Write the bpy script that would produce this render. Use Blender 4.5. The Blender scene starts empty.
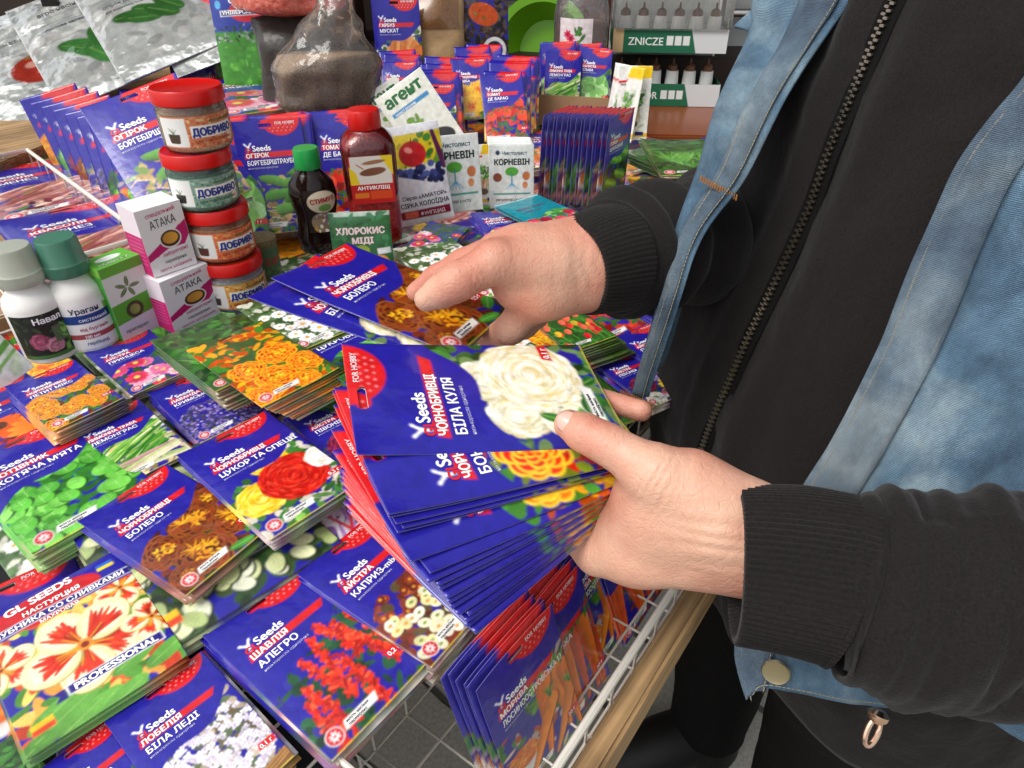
import bpy, bmesh, math, random
import numpy as np
from mathutils import Vector, Matrix
sc = bpy.context.scene
R = math.radians
# ---------------------------------------------------------------- camera, sky, sun
TZ = 0.75                      # table top height
CAMZ = TZ + 0.44
PITCH = R(35)
cam = bpy.data.cameras.new('camera'); cam_ob = bpy.data.objects.new('camera', cam)
sc.collection.objects.link(cam_ob); sc.camera = cam_ob
cam.sensor_width = 36.0; cam.lens = 36.0 * 690 / 1024
cam.clip_start = 0.02; cam.clip_end = 500
cam_ob.location = (0, 0, CAMZ); cam_ob.rotation_euler = (R(90) - PITCH, 0, 0)
SUN_EL, SUN_AZ = R(56), R(235)          # azimuth: direction the light comes from, from +Y clockwise
w = bpy.data.worlds.new('World'); sc.world = w; w.use_nodes = True
nt = w.node_tree; bg = nt.nodes['Background']
sky = nt.nodes.new('ShaderNodeTexSky'); sky.sky_type = 'NISHITA'; sky.sun_disc = False
sky.sun_elevation = SUN_EL; sky.sun_rotation = SUN_AZ; sky.air_density = 1.0; sky.dust_density = 4.0; sky.ozone_density = 0.6
hs = nt.nodes.new('ShaderNodeHueSaturation'); hs.inputs['Saturation'].default_value = 0.25
nt.links.new(sky.outputs[0], hs.inputs['Color']); nt.links.new(hs.outputs[0], bg.inputs[0])
bg.inputs[1].default_value = 0.15
sun = bpy.data.lights.new('sun', 'SUN'); sun.energy = 1.1; sun.angle = R(28); sun.color = (1, .96, .9)
so = bpy.data.objects.new('sun', sun); sc.collection.objects.link(so)
sd = Vector((math.sin(SUN_AZ) * math.cos(SUN_EL), math.cos(SUN_AZ) * math.cos(SUN_EL), math.sin(SUN_EL)))
so.rotation_euler = sd.to_track_quat('Z', 'Y').to_euler(); so.location = (0, 0, 5)
sc.view_settings.view_transform = 'Standard'; sc.view_settings.look = 'None'
sc.view_settings.gamma = 1; sc.view_settings.use_curve_mapping = False
sc.view_settings.exposure = 0.36

# ---------------------------------------------------------------- helpers
CP, SP = math.cos(PITCH), math.sin(PITCH)
def dirw(px, py):
    x = (px - 512) / 690.0; y = -(py - 384) / 690.0
    return Vector((x, CP + y * SP, -SP + y * CP))
def D(px, py, d):                       # photo point at a depth in metres
    return Vector((0, 0, CAMZ)) + dirw(px, py) * d
def W(px, py, z=TZ):                    # photo point at a height
    v = dirw(px, py); return Vector((0, 0, CAMZ)) + v * ((z - CAMZ) / v.z)
def link(o, parent=None):
    sc.collection.objects.link(o)
    if parent is not None: o.parent = parent
    return o
def tag(o, label=None, cat=None, group=None, kind=None):
    if label: o['label'] = label
    if cat: o['category'] = cat
    if group: o['group'] = group
    if kind: o['kind'] = kind
    return o
def empty(name, loc, label=None, cat=None, group=None, rot=None):
    o = bpy.data.objects.new(name, None); o.empty_display_size = .02; link(o)
    o.location = loc
    if rot is not None: o.rotation_euler = rot
    return tag(o, label, cat, group)
def lin(c):
    if isinstance(c, str):
        c = tuple(int(c[i:i + 2], 16) / 255 for i in (0, 2, 4))
    return tuple((x / 12.92 if x <= .04045 else ((x + .055) / 1.055) ** 2.4) for x in c[:3])
def mesh_obj(name, verts, faces, mat=None, parent=None, smooth=False, cols=None, mats=None, fmat=None):
    me = bpy.data.meshes.new(name); me.from_pydata([tuple(v) for v in verts], [], [tuple(f) for f in faces])
    if smooth: me.polygons.foreach_set('use_smooth', [True] * len(me.polygons))
    if cols is not None:
        a = me.color_attributes.new('Col', 'FLOAT_COLOR', 'POINT')
        c = np.ones((len(verts), 4), np.float32); c[:, :3] = cols; a.data.foreach_set('color', c.ravel())
    for m in (mats or ([mat] if mat else [])): me.materials.append(m)
    if fmat is not None: me.polygons.foreach_set('material_index', fmat)
    me.update()
    return link(bpy.data.objects.new(name, me), parent)
class MB:
    def __init__(s): s.v = []; s.f = []; s.m = []
    def add(s, v, f, m=0):
        n = len(s.v); s.v += [tuple(x) for x in v]; s.f += [tuple(i + n for i in q) for q in f]; s.m += [m] * len(f)
    def box(s, c, d, rot=None, m=0, bev=0):
        bm = bmesh.new(); bmesh.ops.create_cube(bm, size=1)
        bmesh.ops.scale(bm, vec=d, verts=bm.verts)
        if bev: bmesh.ops.bevel(bm, geom=bm.edges, offset=bev, segments=2, affect='EDGES')
        M = Matrix.Translation(c) @ (rot.to_4x4() if rot is not None else Matrix())
        s.add([M @ v.co for v in bm.verts], [[v.index for v in f.verts] for f in bm.faces] if not bev else (bm.verts.index_update() or [[v.index for v in f.verts] for f in bm.faces]), m); bm.free()
    def tube(s, pts, r, n=8, m=0, closed=False, cap=True):
        pts = [Vector(p) for p in pts]; k = len(pts); rs = r if isinstance(r, (list, tuple)) else [r] * k
        up = None; V = []; F = []
        for i, p in enumerate(pts):
            t = (pts[(i + 1) % k] - pts[i - 1]) if closed else (pts[min(i + 1, k - 1)] - pts[max(i - 1, 0)])
            t.normalize()
            if up is None: up = t.orthogonal().normalized()
            up = (up - t * up.dot(t)).normalized(); b = t.cross(up)
            for j in range(n):
                a = 2 * math.pi * j / n; V.append(p + (up * math.cos(a) + b * math.sin(a)) * rs[i])
        for i in range(k if closed else k - 1):
            for j in range(n):
                a = i * n + j; b_ = i * n + (j + 1) % n; i2 = ((i + 1) % k) * n
                F.append((a, b_, i2 + (j + 1) % n, i2 + j))
        if cap and not closed: F.append(tuple(range(n))[::-1]); F.append(tuple((k - 1) * n + j for j in range(n)))
        s.add(V, F, m)
    def lathe(s, prof, n=40, m=0, sx=1, sy=1, c=(0, 0, 0)):
        V = []; F = []
        for r, z in prof:
            for j in range(n):
                a = 2 * math.pi * j / n; V.append((c[0] + r * math.cos(a) * sx, c[1] + r * math.sin(a) * sy, c[2] + z))
        for i in range(len(prof) - 1):
            for j in range(n):
                F.append((i * n + j, i * n + (j + 1) % n, (i + 1) * n + (j + 1) % n, (i + 1) * n + j))
        F.append(tuple(range(n))[::-1]); F.append(tuple((len(prof) - 1) * n + j for j in range(n)))
        s.add(V, F, m)
    def build(s, name, mat, parent=None, smooth=False, mats=None):
        o = mesh_obj(name, s.v, s.f, mat, parent, smooth, mats=mats, fmat=s.m if mats else None)
        if smooth:
            try: o.data.set_sharp_from_angle(angle=R(38))
            except Exception: pass
        return o
# ---------------------------------------------------------------- materials
def mat(name, col=(.5, .5, .5), rough=.5, metal=0, spec=.5, trans=0, alpha=1, coat=0, attr=False, bump=None, var=None, sss=0, ior=1.45, sheen=0):
    m = bpy.data.materials.new(name); m.use_nodes = True; t = m.node_tree; b = t.nodes['Principled BSDF']
    b.inputs['Base Color'].default_value = (*col, 1); b.inputs['Roughness'].default_value = rough
    b.inputs['Metallic'].default_value = metal; b.inputs['Specular IOR Level'].default_value = spec
    b.inputs['Transmission Weight'].default_value = trans; b.inputs['Alpha'].default_value = alpha
    b.inputs['Coat Weight'].default_value = coat; b.inputs['IOR'].default_value = ior
    if coat: b.inputs['Coat Roughness'].default_value = .12
    if sheen: b.inputs['Sheen Weight'].default_value = sheen; b.inputs['Sheen Roughness'].default_value = .5
    if sss: b.inputs['Subsurface Weight'].default_value = sss; b.inputs['Subsurface Radius'].default_value = (.01, .004, .002); b.inputs['Subsurface Scale'].default_value = .6
    if attr:
        a = t.nodes.new('ShaderNodeVertexColor'); a.layer_name = 'Col'; t.links.new(a.outputs[0], b.inputs['Base Color'])
    tc = t.nodes.new('ShaderNodeTexCoord')
    if var:                                 # (scale, amount, second colour)
        n = t.nodes.new('ShaderNodeTexNoise'); n.inputs['Scale'].default_value = var[0]; n.inputs['Detail'].default_value = 5
        t.links.new(tc.outputs['Object'], n.inputs['Vector'])
        r = t.nodes.new('ShaderNodeValToRGB'); r.color_ramp.elements[0].position = .5 - var[1] / 2; r.color_ramp.elements[1].position = .5 + var[1] / 2
        r.color_ramp.elements[0].color = (*col, 1); r.color_ramp.elements[1].color = (*var[2], 1)
        t.links.new(n.outputs[0], r.inputs[0]); t.links.new(r.outputs[0], b.inputs['Base Color'])
    if bump:                                # list of (scale, distance)
        prev = None
        for s_, d_ in bump:
            n = t.nodes.new('ShaderNodeTexNoise'); n.inputs['Scale'].default_value = s_; n.inputs['Detail'].default_value = 3
            oi = t.nodes.new('ShaderNodeObjectInfo'); n.noise_dimensions = '4D'
            ml = t.nodes.new('ShaderNodeMath'); ml.operation = 'MULTIPLY'; ml.inputs[1].default_value = 37
            t.links.new(oi.outputs['Random'], ml.inputs[0]); t.links.new(ml.outputs[0], n.inputs['W'])
            t.links.new(tc.outputs['Object'], n.inputs['Vector'])
            bp = t.nodes.new('ShaderNodeBump'); bp.inputs['Distance'].default_value = d_; bp.inputs['Strength'].default_value = 1
            t.links.new(n.outputs[0], bp.inputs['Height'])
            if prev: t.links.new(prev.outputs[0], bp.inputs['Normal'])
            prev = bp
        t.links.new(prev.outputs[0], b.inputs['Normal'])
        if coat: t.links.new(prev.outputs[0], b.inputs['Coat Normal'])
    return m
M = {}
M['foil'] = mat('packet_print', attr=True, rough=.3, coat=.5, bump=[(17, .0026), (62, .0006)])
M['metalfoil'] = mat('metallised_foil', attr=True, rough=.15, metal=.4, coat=.8, bump=[(9, .03), (26, .010)])
M['ink'] = mat('print_ink', attr=True, rough=.35)
M['paperart'] = mat('card_print', attr=True, rough=.5)
M['wire'] = mat('white_wire', lin('dcd8cc'), .35)
M['white'] = mat('white_plastic', lin('ecebe6'), .3, sss=.05)
M['red'] = mat('red_plastic', lin('c81410'), .28)
M['green'] = mat('green_plastic', lin('1f9a48'), .3)
M['black'] = mat('black_plastic', lin('151515'), .3)
M['dark'] = mat('dark_liquid', lin('1a0d08'), .12)
M['clear'] = mat('clear_film', (.95, .95, .95), .12, trans=0, alpha=.28, bump=[(30, .004), (80, .001)])
M['jarplastic'] = mat('clear_jar_plastic', (.92, .93, .93), .08, alpha=.3)
M['steel'] = mat('steel', (.62, .6, .57), .25, metal=1)
M['brass'] = mat('rose_gold_metal', (.75, .5, .36), .22, metal=1)
def film(name, tint=(1, 1, 1), base=.05, rough=.06, bumps=((26, .01), (70, .003)), haze=.0):
    m = bpy.data.materials.new(name); m.use_nodes = True; t = m.node_tree; t.nodes.remove(t.nodes['Principled BSDF']); out = t.nodes['Material Output']
    tr = t.nodes.new('ShaderNodeBsdfTransparent'); tr.inputs[0].default_value = (*tint, 1); gl = t.nodes.new('ShaderNodeBsdfGlossy'); gl.inputs['Roughness'].default_value = rough
    tc = t.nodes.new('ShaderNodeTexCoord'); prev = None
    for s_, d_ in bumps:
        n = t.nodes.new('ShaderNodeTexNoise'); n.inputs['Scale'].default_value = s_; n.inputs['Detail'].default_value = 2; t.links.new(tc.outputs['Object'], n.inputs[0]); b = t.nodes.new('ShaderNodeBump'); b.inputs['Distance'].default_value = d_; t.links.new(n.outputs[0], b.inputs['Height'])
        if prev: t.links.new(prev.outputs[0], b.inputs['Normal'])
        prev = b
    lw = t.nodes.new('ShaderNodeFresnel'); lw.inputs[0].default_value = 1.5
    ad = t.nodes.new('ShaderNodeMath'); ad.operation = 'ADD'; ad.use_clamp = True; ad.inputs[1].default_value = base; t.links.new(lw.outputs[0], ad.inputs[0])
    if prev: t.links.new(prev.outputs[0], gl.inputs['Normal']); t.links.new(prev.outputs[0], lw.inputs['Normal'])
    mx = t.nodes.new('ShaderNodeMixShader'); t.links.new(ad.outputs[0], mx.inputs[0]); t.links.new(tr.outputs[0], mx.inputs[1]); t.links.new(gl.outputs[0], mx.inputs[2]); last = mx
    if haze:
        df = t.nodes.new('ShaderNodeBsdfDiffuse'); df.inputs[0].default_value = (.8, .8, .78, 1); m2 = t.nodes.new('ShaderNodeMixShader'); m2.inputs[0].default_value = haze; t.links.new(mx.outputs[0], m2.inputs[1]); t.links.new(df.outputs[0], m2.inputs[2]); last = m2
    t.links.new(last.outputs[0], out.inputs['Surface']); return m
M['clear'] = film('clear_film', haze=.08, bumps=((30, .006), (80, .002))); M['jarplastic'] = film('clear_jar_plastic', base=.02, bumps=((8, .002),), haze=.03)
M['wood'] = mat('plank_wood', lin('a8845a'), .6, var=(9, .5, lin('c9a676')), bump=[(40, .0006)])
M['brown'] = mat('brown_varnished_wood', lin('7a3c1e'), .3, var=(6, .5, lin('8c4a26')))
def grain(m):                              # streaks along the boards plus dark stains
    t = m.node_tree; b = t.nodes['Principled BSDF']; src = b.inputs['Base Color'].links[0].from_socket; tc = t.nodes.new('ShaderNodeTexCoord')
    mp = t.nodes.new('ShaderNodeMapping'); mp.inputs['Rotation'].default_value = (0, 0, -R(52)); mp2 = t.nodes.new('ShaderNodeMapping'); mp2.inputs['Scale'].default_value = (5, 130, 130); t.links.new(tc.outputs['Object'], mp.inputs[0]); t.links.new(mp.outputs[0], mp2.inputs[0])
    n = t.nodes.new('ShaderNodeTexNoise'); n.inputs['Scale'].default_value = 1; n.inputs['Detail'].default_value = 5; n.inputs['Distortion'].default_value = .6; t.links.new(mp2.outputs[0], n.inputs[0])
    r = t.nodes.new('ShaderNodeValToRGB'); r.color_ramp.elements[0].position = .35; r.color_ramp.elements[0].color = (.32, .3, .28, 1); r.color_ramp.elements[1].position = .6; r.color_ramp.elements[1].color = (1, 1, 1, 1); t.links.new(n.outputs[0], r.inputs[0])
    n2 = t.nodes.new('ShaderNodeTexNoise'); n2.inputs['Scale'].default_value = 14; n2.inputs['Detail'].default_value = 6; t.links.new(tc.outputs['Object'], n2.inputs[0]); r2 = t.nodes.new('ShaderNodeValToRGB'); r2.color_ramp.elements[0].position = .32; r2.color_ramp.elements[0].color = (.4, .38, .36, 1); r2.color_ramp.elements[1].position = .55; r2.color_ramp.elements[1].color = (1, 1, 1, 1); t.links.new(n2.outputs[0], r2.inputs[0])
    for f_, s_ in ((.8, r), (.7, r2)):
        m2 = t.nodes.new('ShaderNodeMix'); m2.data_type = 'RGBA'; m2.blend_type = 'MULTIPLY'; m2.inputs[0].default_value = f_; t.links.new(src, m2.inputs[6]); t.links.new(s_.outputs[0], m2.inputs[7]); src = m2.outputs[2]
    t.links.new(src, b.inputs['Base Color'])
grain(M['wood'])
# ---------------------------------------------------------------- painter for printed sheets (units: mm, y down)
class Art:
    def __init__(s, w, h, nx, ny, bgc='2a1fa0'):
        s.w, s.h, s.nx, s.ny = w, h, nx, ny
        s.im = np.ones((ny + 1, nx + 1, 3), np.float32) * np.array(lin(bgc), np.float32)
        s.X, s.Y = np.meshgrid(np.linspace(0, w, nx + 1), np.linspace(0, h, ny + 1))
        s.px = w / nx; s.texts = []; s.clip = None; s.rg = random.Random(int(w * 7 + h * 13 + nx))
    def _win(s, x0, x1, y0, y1):
        i0 = max(0, int((x0) / s.px) - 1); i1 = min(s.nx + 1, int(x1 / s.px) + 3)
        py = s.h / s.ny; j0 = max(0, int(y0 / py) - 1); j1 = min(s.ny + 1, int(y1 / py) + 3)
        return (slice(j0, j1), slice(i0, i1)) if i1 > i0 and j1 > j0 else None
    def _put(s, sl, m, col):
        if s.clip is not None: m = m * s.clip[sl]
        m = m[..., None]; s.im[sl] = s.im[sl] * (1 - m) + m * col
    def ell(s, cx, cy, a, b, ang=0, col='ffffff', j=0, shade=0):
        r = max(a, b) + s.px; sl = s._win(cx - r, cx + r, cy - r, cy + r)
        if sl is None: return
        x = s.X[sl] - cx; y = s.Y[sl] - cy; c, q = math.cos(ang), math.sin(ang)
        u = (x * c + y * q) / a; v = (-x * q + y * c) / b; d = np.sqrt(u * u + v * v)
        m = np.clip((1 - d) * min(a, b) / s.px + .5, 0, 1)
        cc = np.array(lin(col)) * (1 + s.rg.uniform(-j, j))
        if shade: cc = cc * np.clip(1 + shade * (u * .8), .2, 2.5)[..., None]
        s._put(sl, m, cc)
    def cap(s, x0, y0, x1, y1, r0, r1, col, j=0, shade=0, stripe=0):
        r = max(r0, r1) + s.px; sl = s._win(min(x0, x1) - r, max(x0, x1) + r, min(y0, y1) - r, max(y0, y1) + r)
        if sl is None: return
        dx, dy = x1 - x0, y1 - y0; L = dx * dx + dy * dy + 1e-9
        t = np.clip(((s.X[sl] - x0) * dx + (s.Y[sl] - y0) * dy) / L, 0, 1)
        ex = s.X[sl] - x0 - t * dx; ey = s.Y[sl] - y0 - t * dy; d = np.sqrt(ex ** 2 + ey ** 2); rr = r0 + t * (r1 - r0)
        m = np.clip((rr - d) / s.px + .5, 0, 1); cc = np.array(lin(col)) * (1 + s.rg.uniform(-j, j))
        side = (ex * dy - ey * dx) / math.sqrt(L) / rr
        k = 1 + shade * side
        if stripe: k = k * (1 - stripe * (np.sin(t * math.sqrt(L) * 2.2 + side * 1.5) > .75))
        s._put(sl, m, cc * np.clip(k, .2, 2.2)[..., None])
    def poly(s, P, col):
        xs = [p[0] for p in P]; ys = [p[1] for p in P]; sl = s._win(min(xs), max(xs), min(ys), max(ys))
        if sl is None: return
        x, y = s.X[sl], s.Y[sl]; ins = np.zeros(x.shape, bool); dm = np.full(x.shape, 9e9)
        for i in range(len(P)):
            x0, y0 = P[i]; x1, y1 = P[(i + 1) % len(P)]
            c = (y0 > y) != (y1 > y); xi = (x1 - x0) * (y - y0) / ((y1 - y0) or 1e-9) + x0; ins ^= c & (x < xi)
            L = (x1 - x0) ** 2 + (y1 - y0) ** 2 + 1e-9; t = np.clip(((x - x0) * (x1 - x0) + (y - y0) * (y1 - y0)) / L, 0, 1)
            dm = np.minimum(dm, np.hypot(x - x0 - t * (x1 - x0), y - y0 - t * (y1 - y0)))
        s._put(sl, np.clip(np.where(ins, dm, -dm) / s.px + .5, 0, 1), np.array(lin(col)))
    def field(s, m, col):
        s._put((slice(None), slice(None)), np.clip(m, 0, 1), np.array(lin(col)))
    def mottle(s, m, cols, sc_=6, seed=1, n=500):
        rg = random.Random(seed); old = s.clip; s.clip = m if old is None else m * old
        for _ in range(n):
            s.ell(rg.uniform(0, s.w), rg.uniform(0, s.h), rg.uniform(.4, 1) * sc_, rg.uniform(.2, .6) * sc_, rg.uniform(0, 3.1), rg.choice(cols), .25)
        s.clip = old
    def noise(s, amp, seed=0):
        r = np.random.RandomState(seed); s.im *= (1 + amp * r.randn(*s.im.shape[:2], 1)).astype(np.float32).clip(.3, 2)
    # text stored in mm; col hex; x,y baseline start; ang deg counter-clockwise
    def t(s, body, x, y, size, col='ffffff', ang=0, bold=.02, width=None):
        s.texts.append((body, x, y, size, col, ang, bold, width))
    # ----- motifs
    def leaf(s, x, y, l, w_, ang, col='3f8f2a'):
        s.ell(x, y, l, w_, ang, col, .3, .25)
        c, q = math.cos(ang), math.sin(ang); s.cap(x - l * c * .8, y - l * q * .8, x + l * c * .8, y + l * q * .8, .25, .15, 'a8cf70')
    def leaves(s, x0, x1, y0, y1, n, cols=('2f7a24', '4c9a30', '1d5a1c', '79b545'), l=7):
        for _ in range(n): s.leaf(s.rg.uniform(x0, x1), s.rg.uniform(y0, y1), s.rg.uniform(.6, 1.2) * l, s.rg.uniform(.3, .5) * l, s.rg.uniform(0, 3.1), s.rg.choice(cols))
    def pom(s, cx, cy, r, cols, n=170, k=.2):
        rg = s.rg; s.ell(cx, cy, r * .97, r * .97, 0, cols[0])
        for i in range(n):
            q = 1 - i / n; rad = r * math.sqrt(q) * .95; a = i * 2.4 + rg.uniform(-.2, .2)
            s.ell(cx + rad * math.cos(a), cy + rad * math.sin(a), r * k, r * k * .55, a + 1.57, rg.choice(cols), .22, .0)
            s.ell(cx + (rad - r * .05) * math.cos(a), cy + (rad - r * .05) * math.sin(a), r * k * .6, r * k * .25, a + 1.57, cols[-1], .2)
    def marig(s, cx, cy, r, outer, edge, centre, n=5):
        rg = s.rg
        for ring in range(n):
            rr = r * (1 - ring / n * .75); m = 11 - ring
            for i in range(m):
                a = i * 6.283 / m + ring * .7 + rg.uniform(-.2, .2); x, y = cx + rr * .62 * math.cos(a), cy + rr * .62 * math.sin(a)
                s.ell(x, y, rr * .42, rr * .36, a, edge, .15); s.ell(x - .05 * r * math.cos(a), y - .05 * r * math.sin(a), rr * .38, rr * .32, a, rg.choice(outer), .3, .25)
        for i in range(26):
            a = rg.uniform(0, 6.28); q = rg.uniform(0, r * .42); s.ell(cx + q * math.cos(a), cy + q * math.sin(a), r * .1, r * .045, rg.uniform(0, 3), rg.choice(centre), .25)
    def daisy(s, cx, cy, r, col, cen, n=14, w_=.2):
        for i in range(n):
            a = i * 6.283 / n + s.rg.uniform(-.08, .08); s.ell(cx + r * .58 * math.cos(a), cy + r * .58 * math.sin(a), r * .45, r * w_, a, col, .18, .25)
        s.ell(cx, cy, r * .28, r * .28, 0, cen); s.ell(cx, cy, r * .16, r * .16, 0, cen, .4)
    def tuft(s, x, y, l, n, cols, spread=.8, base=1.57, w_=.5):
        for _ in range(n):
            a = base + s.rg.uniform(-spread, spread); q = s.rg.uniform(.5, 1) * l; s.cap(x, y, x + q * math.cos(a), y - q * math.sin(a), w_, w_ * .4, s.rg.choice(cols), .25)
# ---------------------------------------------------------------- lettering
_tc = {}
def glyphs(body, bold):
    k = (body, bold)
    if k not in _tc:
        c = bpy.data.curves.new('txt', 'FONT'); c.body = body; c.size = 1; c.resolution_u = 3
        o = bpy.data.objects.new('txt', c); sc.collection.objects.link(o); dg = bpy.context.evaluated_depsgraph_get(); dg.update()
        me = bpy.data.meshes.new_from_object(o.evaluated_get(dg)); v = np.array([x.co[:2] for x in me.vertices]) if me.vertices else np.zeros((0, 2))
        f = [tuple(p.vertices) for p in me.polygons if p.normal.z > 0]; bpy.data.objects.remove(o); bpy.data.curves.remove(c); bpy.data.meshes.remove(me)
        if bold and len(v):                     # heavier strokes: shifted copies of the glyphs
            sh = [(-bold, 0), (bold, 0), (0, bold * .7), (0, -bold * .7)]; n = len(v); f = [tuple(i + n * q for i in p) for q in range(4) for p in f]; v = np.concatenate([v + np.array(d) for d in sh])
        _tc[k] = (v, f)
    return _tc[k]
def lettering(art, fmap, vec=False):
    """fmap(x_mm, y_mm_down) -> xyz in metres; returns mesh"""
    V = []; F = []; C = []
    for body, x, y, size, col, ang, bold, width in art.texts:
        v, f = glyphs(body, bold)
        if not len(v): continue
        v = v * size
        if width: v = v * np.array([width / max(v[:, 0].max(), 1e-6), 1])
        a = R(ang); c, q = math.cos(a), math.sin(a)
        X = x + v[:, 0] * c - v[:, 1] * q; Y = y - (v[:, 0] * q + v[:, 1] * c)
        Q = fmap(X, Y) if vec else np.array([fmap(i, j) for i, j in zip(X, Y)])
        tri = np.array([(p[0], p[i], p[i + 1]) for p in f for i in range(1, len(p) - 1)])
        w_ = Q[tri]; nn = np.cross(w_[:, 1] - w_[:, 0], w_[:, 2] - w_[:, 0]); nn /= np.linalg.norm(nn, axis=1)[:, None] + 1e-12
        w_ = w_ + nn[:, None] * (5e-6 * (np.arange(len(tri)) % 29))[:, None, None]     # every face a hair above the last, so that none are coplanar
        n = len(V); V += w_.reshape(-1, 3).tolist(); F += (np.arange(len(tri) * 3).reshape(-1, 3) + n).tolist(); C += [lin(col)] * (3 * len(tri))
    return (V, F, C) if V else None
# ---------------------------------------------------------------- packets
NX, NY = 120, 192
PW, PH = 95.0, 157.0
DES = {}
def curl(u, v):                              # corners that have lifted a little
    return 11 * np.clip(u + v - 1.62, 0, 1) ** 2 + 14 * np.clip(.4 - u - v, 0, 1) ** 2 + 9 * np.clip(u - v - .66, 0, 1) ** 2
def bulge(u, v, h=1.5):
    return h * (1 - (2 * u - 1) ** 4) * (1 - (2 * v - 1) ** 6) * (1 + .18 * np.sin(5 * u + 3 * v) * np.sin(4 * v)) + curl(u, v) * (h < 4)
def packet_mesh(art, stride, hole=True, fat=1.5, back='e6e4e0'):
    nx, ny = art.nx // stride, art.ny // stride
    if not getattr(art, 'soft', False):        # printing softness: slight blur and uneven ink
        art.soft = True; im = art.im; p_ = np.pad(im, ((1, 1), (1, 1), (0, 0)), 'edge'); bl = (p_[:-2, 1:-1] + p_[2:, 1:-1] + p_[1:-1, :-2] + p_[1:-1, 2:] + 2 * im) / 6
        r_ = np.random.RandomState(art.nx + len(art.texts)); k_ = r_.rand(art.ny // 6 + 3, art.nx // 6 + 3); yy, xx = np.mgrid[0:art.ny + 1, 0:art.nx + 1] / 6.0; y0, x0 = yy.astype(int), xx.astype(int); fy, fx = yy - y0, xx - x0
        f_ = k_[y0, x0] * (1 - fy) * (1 - fx) + k_[y0 + 1, x0] * fy * (1 - fx) + k_[y0, x0 + 1] * (1 - fy) * fx + k_[y0 + 1, x0 + 1] * fy * fx
        art.im = (bl * (.86 + .28 * f_)[..., None] * (1 + .05 * r_.randn(*f_.shape))[..., None]).astype(np.float32).clip(0, 1)
    if stride > 2:
        im = art.im[:ny * stride, :nx * stride].reshape(ny, stride, nx, stride, 3).mean((1, 3)); im = np.pad(im, ((0, 1), (0, 1), (0, 0)), 'edge')
    else: im = art.im[::stride, ::stride]
    u, v = np.meshgrid(np.linspace(0, 1, nx + 1), np.linspace(0, 1, ny + 1))
    z = bulge(u, v, fat) + .25
    P = np.stack([(u - .5) * art.w, (.5 - v) * art.h, z], -1) / 1000
    idx = np.arange((nx + 1) * (ny + 1)).reshape(ny + 1, nx + 1)
    q = np.stack([idx[1:, :-1], idx[1:, 1:], idx[:-1, 1:], idx[:-1, :-1]], -1)
    keep = np.ones((ny, nx), bool)
    if hole and stride <= 2:
        cx = (u[:-1, :-1] + .5 / nx) * art.w; cy = (v[:-1, :-1] + .5 / ny) * art.h
        dx = np.maximum(np.abs(cx - art.w * .47) - 6.5, 0); keep = np.hypot(dx, cy - 7.5) > 2.6
    F = q[keep].tolist()
    top = P.reshape(-1, 3); cols = im.reshape(-1, 3)
    cl = (curl(u, v) * (fat < 4)).reshape(-1) / 1000; bott = top.copy(); bott[:, 2] = cl - .0002 - .25 * (top[:, 2] - cl)
    per = np.concatenate([idx[0, :-1], idx[:-1, -1], idx[-1, :0:-1], idx[:0:-1, 0]])
    nt_ = len(top)
    pb = top[per].copy(); pb[:, 2] = cl[per] - .0004
    pcol = cols[per] * .6 + .4 * np.array(lin('d8d6d0'))
    F2 = [(int(per[i]), int(per[(i + 1) % len(per)]), nt_ + (i + 1) % len(per), nt_ + i) for i in range(len(per))]
    # back as an offset coarse sheet with the same hole
    bst = max(1, stride if stride <= 2 else stride)
    bk = bott[:, :]; off = nt_ + len(per)
    bq = (q[keep][:, ::-1] + off).tolist()
    V = np.concatenate([top, pb, bott]); C = np.concatenate([cols, pcol, np.ones_like(cols) * np.array(lin(back))])
    allf = F + F2 + bq; nf = len(allf); ns = len(V)
    if stride <= 3 and art.texts:
        lt = lettering(art, lambda x, y: np.stack([(x - art.w / 2), (art.h / 2 - y), bulge(np.clip(x / art.w, 0, 1), np.clip(y / art.h, 0, 1), fat) + .47], -1) / 1000, True)
        if lt:
            lv, lf, lc = lt; V = np.concatenate([V, np.array(lv)]); C = np.concatenate([C, np.array(lc)]); allf = allf + [tuple(i + ns for i in p) for p in lf]
    me = bpy.data.meshes.new('packet'); me.from_pydata(V.tolist(), [], allf)
    a = me.color_attributes.new('Col', 'FLOAT_COLOR', 'POINT'); c = np.ones((len(V), 4), np.float32); c[:, :3] = C; a.data.foreach_set('color', c.ravel())
    me.materials.append(M[getattr(art, 'mat', 'foil')]); me.polygons.foreach_set('use_smooth', [True] * len(F) + [False] * len(F2) + [True] * len(bq) + [False] * (len(allf) - nf)); me.update()
    return me
_pm = {}
def pm(key, stride):
    if (key, stride) not in _pm:
        d = DES[key]
        if callable(d): d = DES[key] = d()
        _pm[(key, stride)] = packet_mesh(d, stride, hole=getattr(d, 'hole', True), fat=getattr(d, 'fat', 1.5), back=getattr(d, 'back', 'e6e4e0'))
    return _pm[(key, stride)]
def frame(TL, BL, TR=None, nrm=(0, 0, 1)):
    """matrix whose +y runs BL->TL, +x to the right of the print; returns rotation and length"""
    y = (TL - BL); L = y.length; y = y / L
    if TR is not None: x = (TR - TL)
    else: x = y.cross(Vector(nrm))
    x = (x - y * x.dot(y)).normalized(); z = x.cross(y)
    m = Matrix((x, y, z)).transposed()
    return m, L
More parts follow.
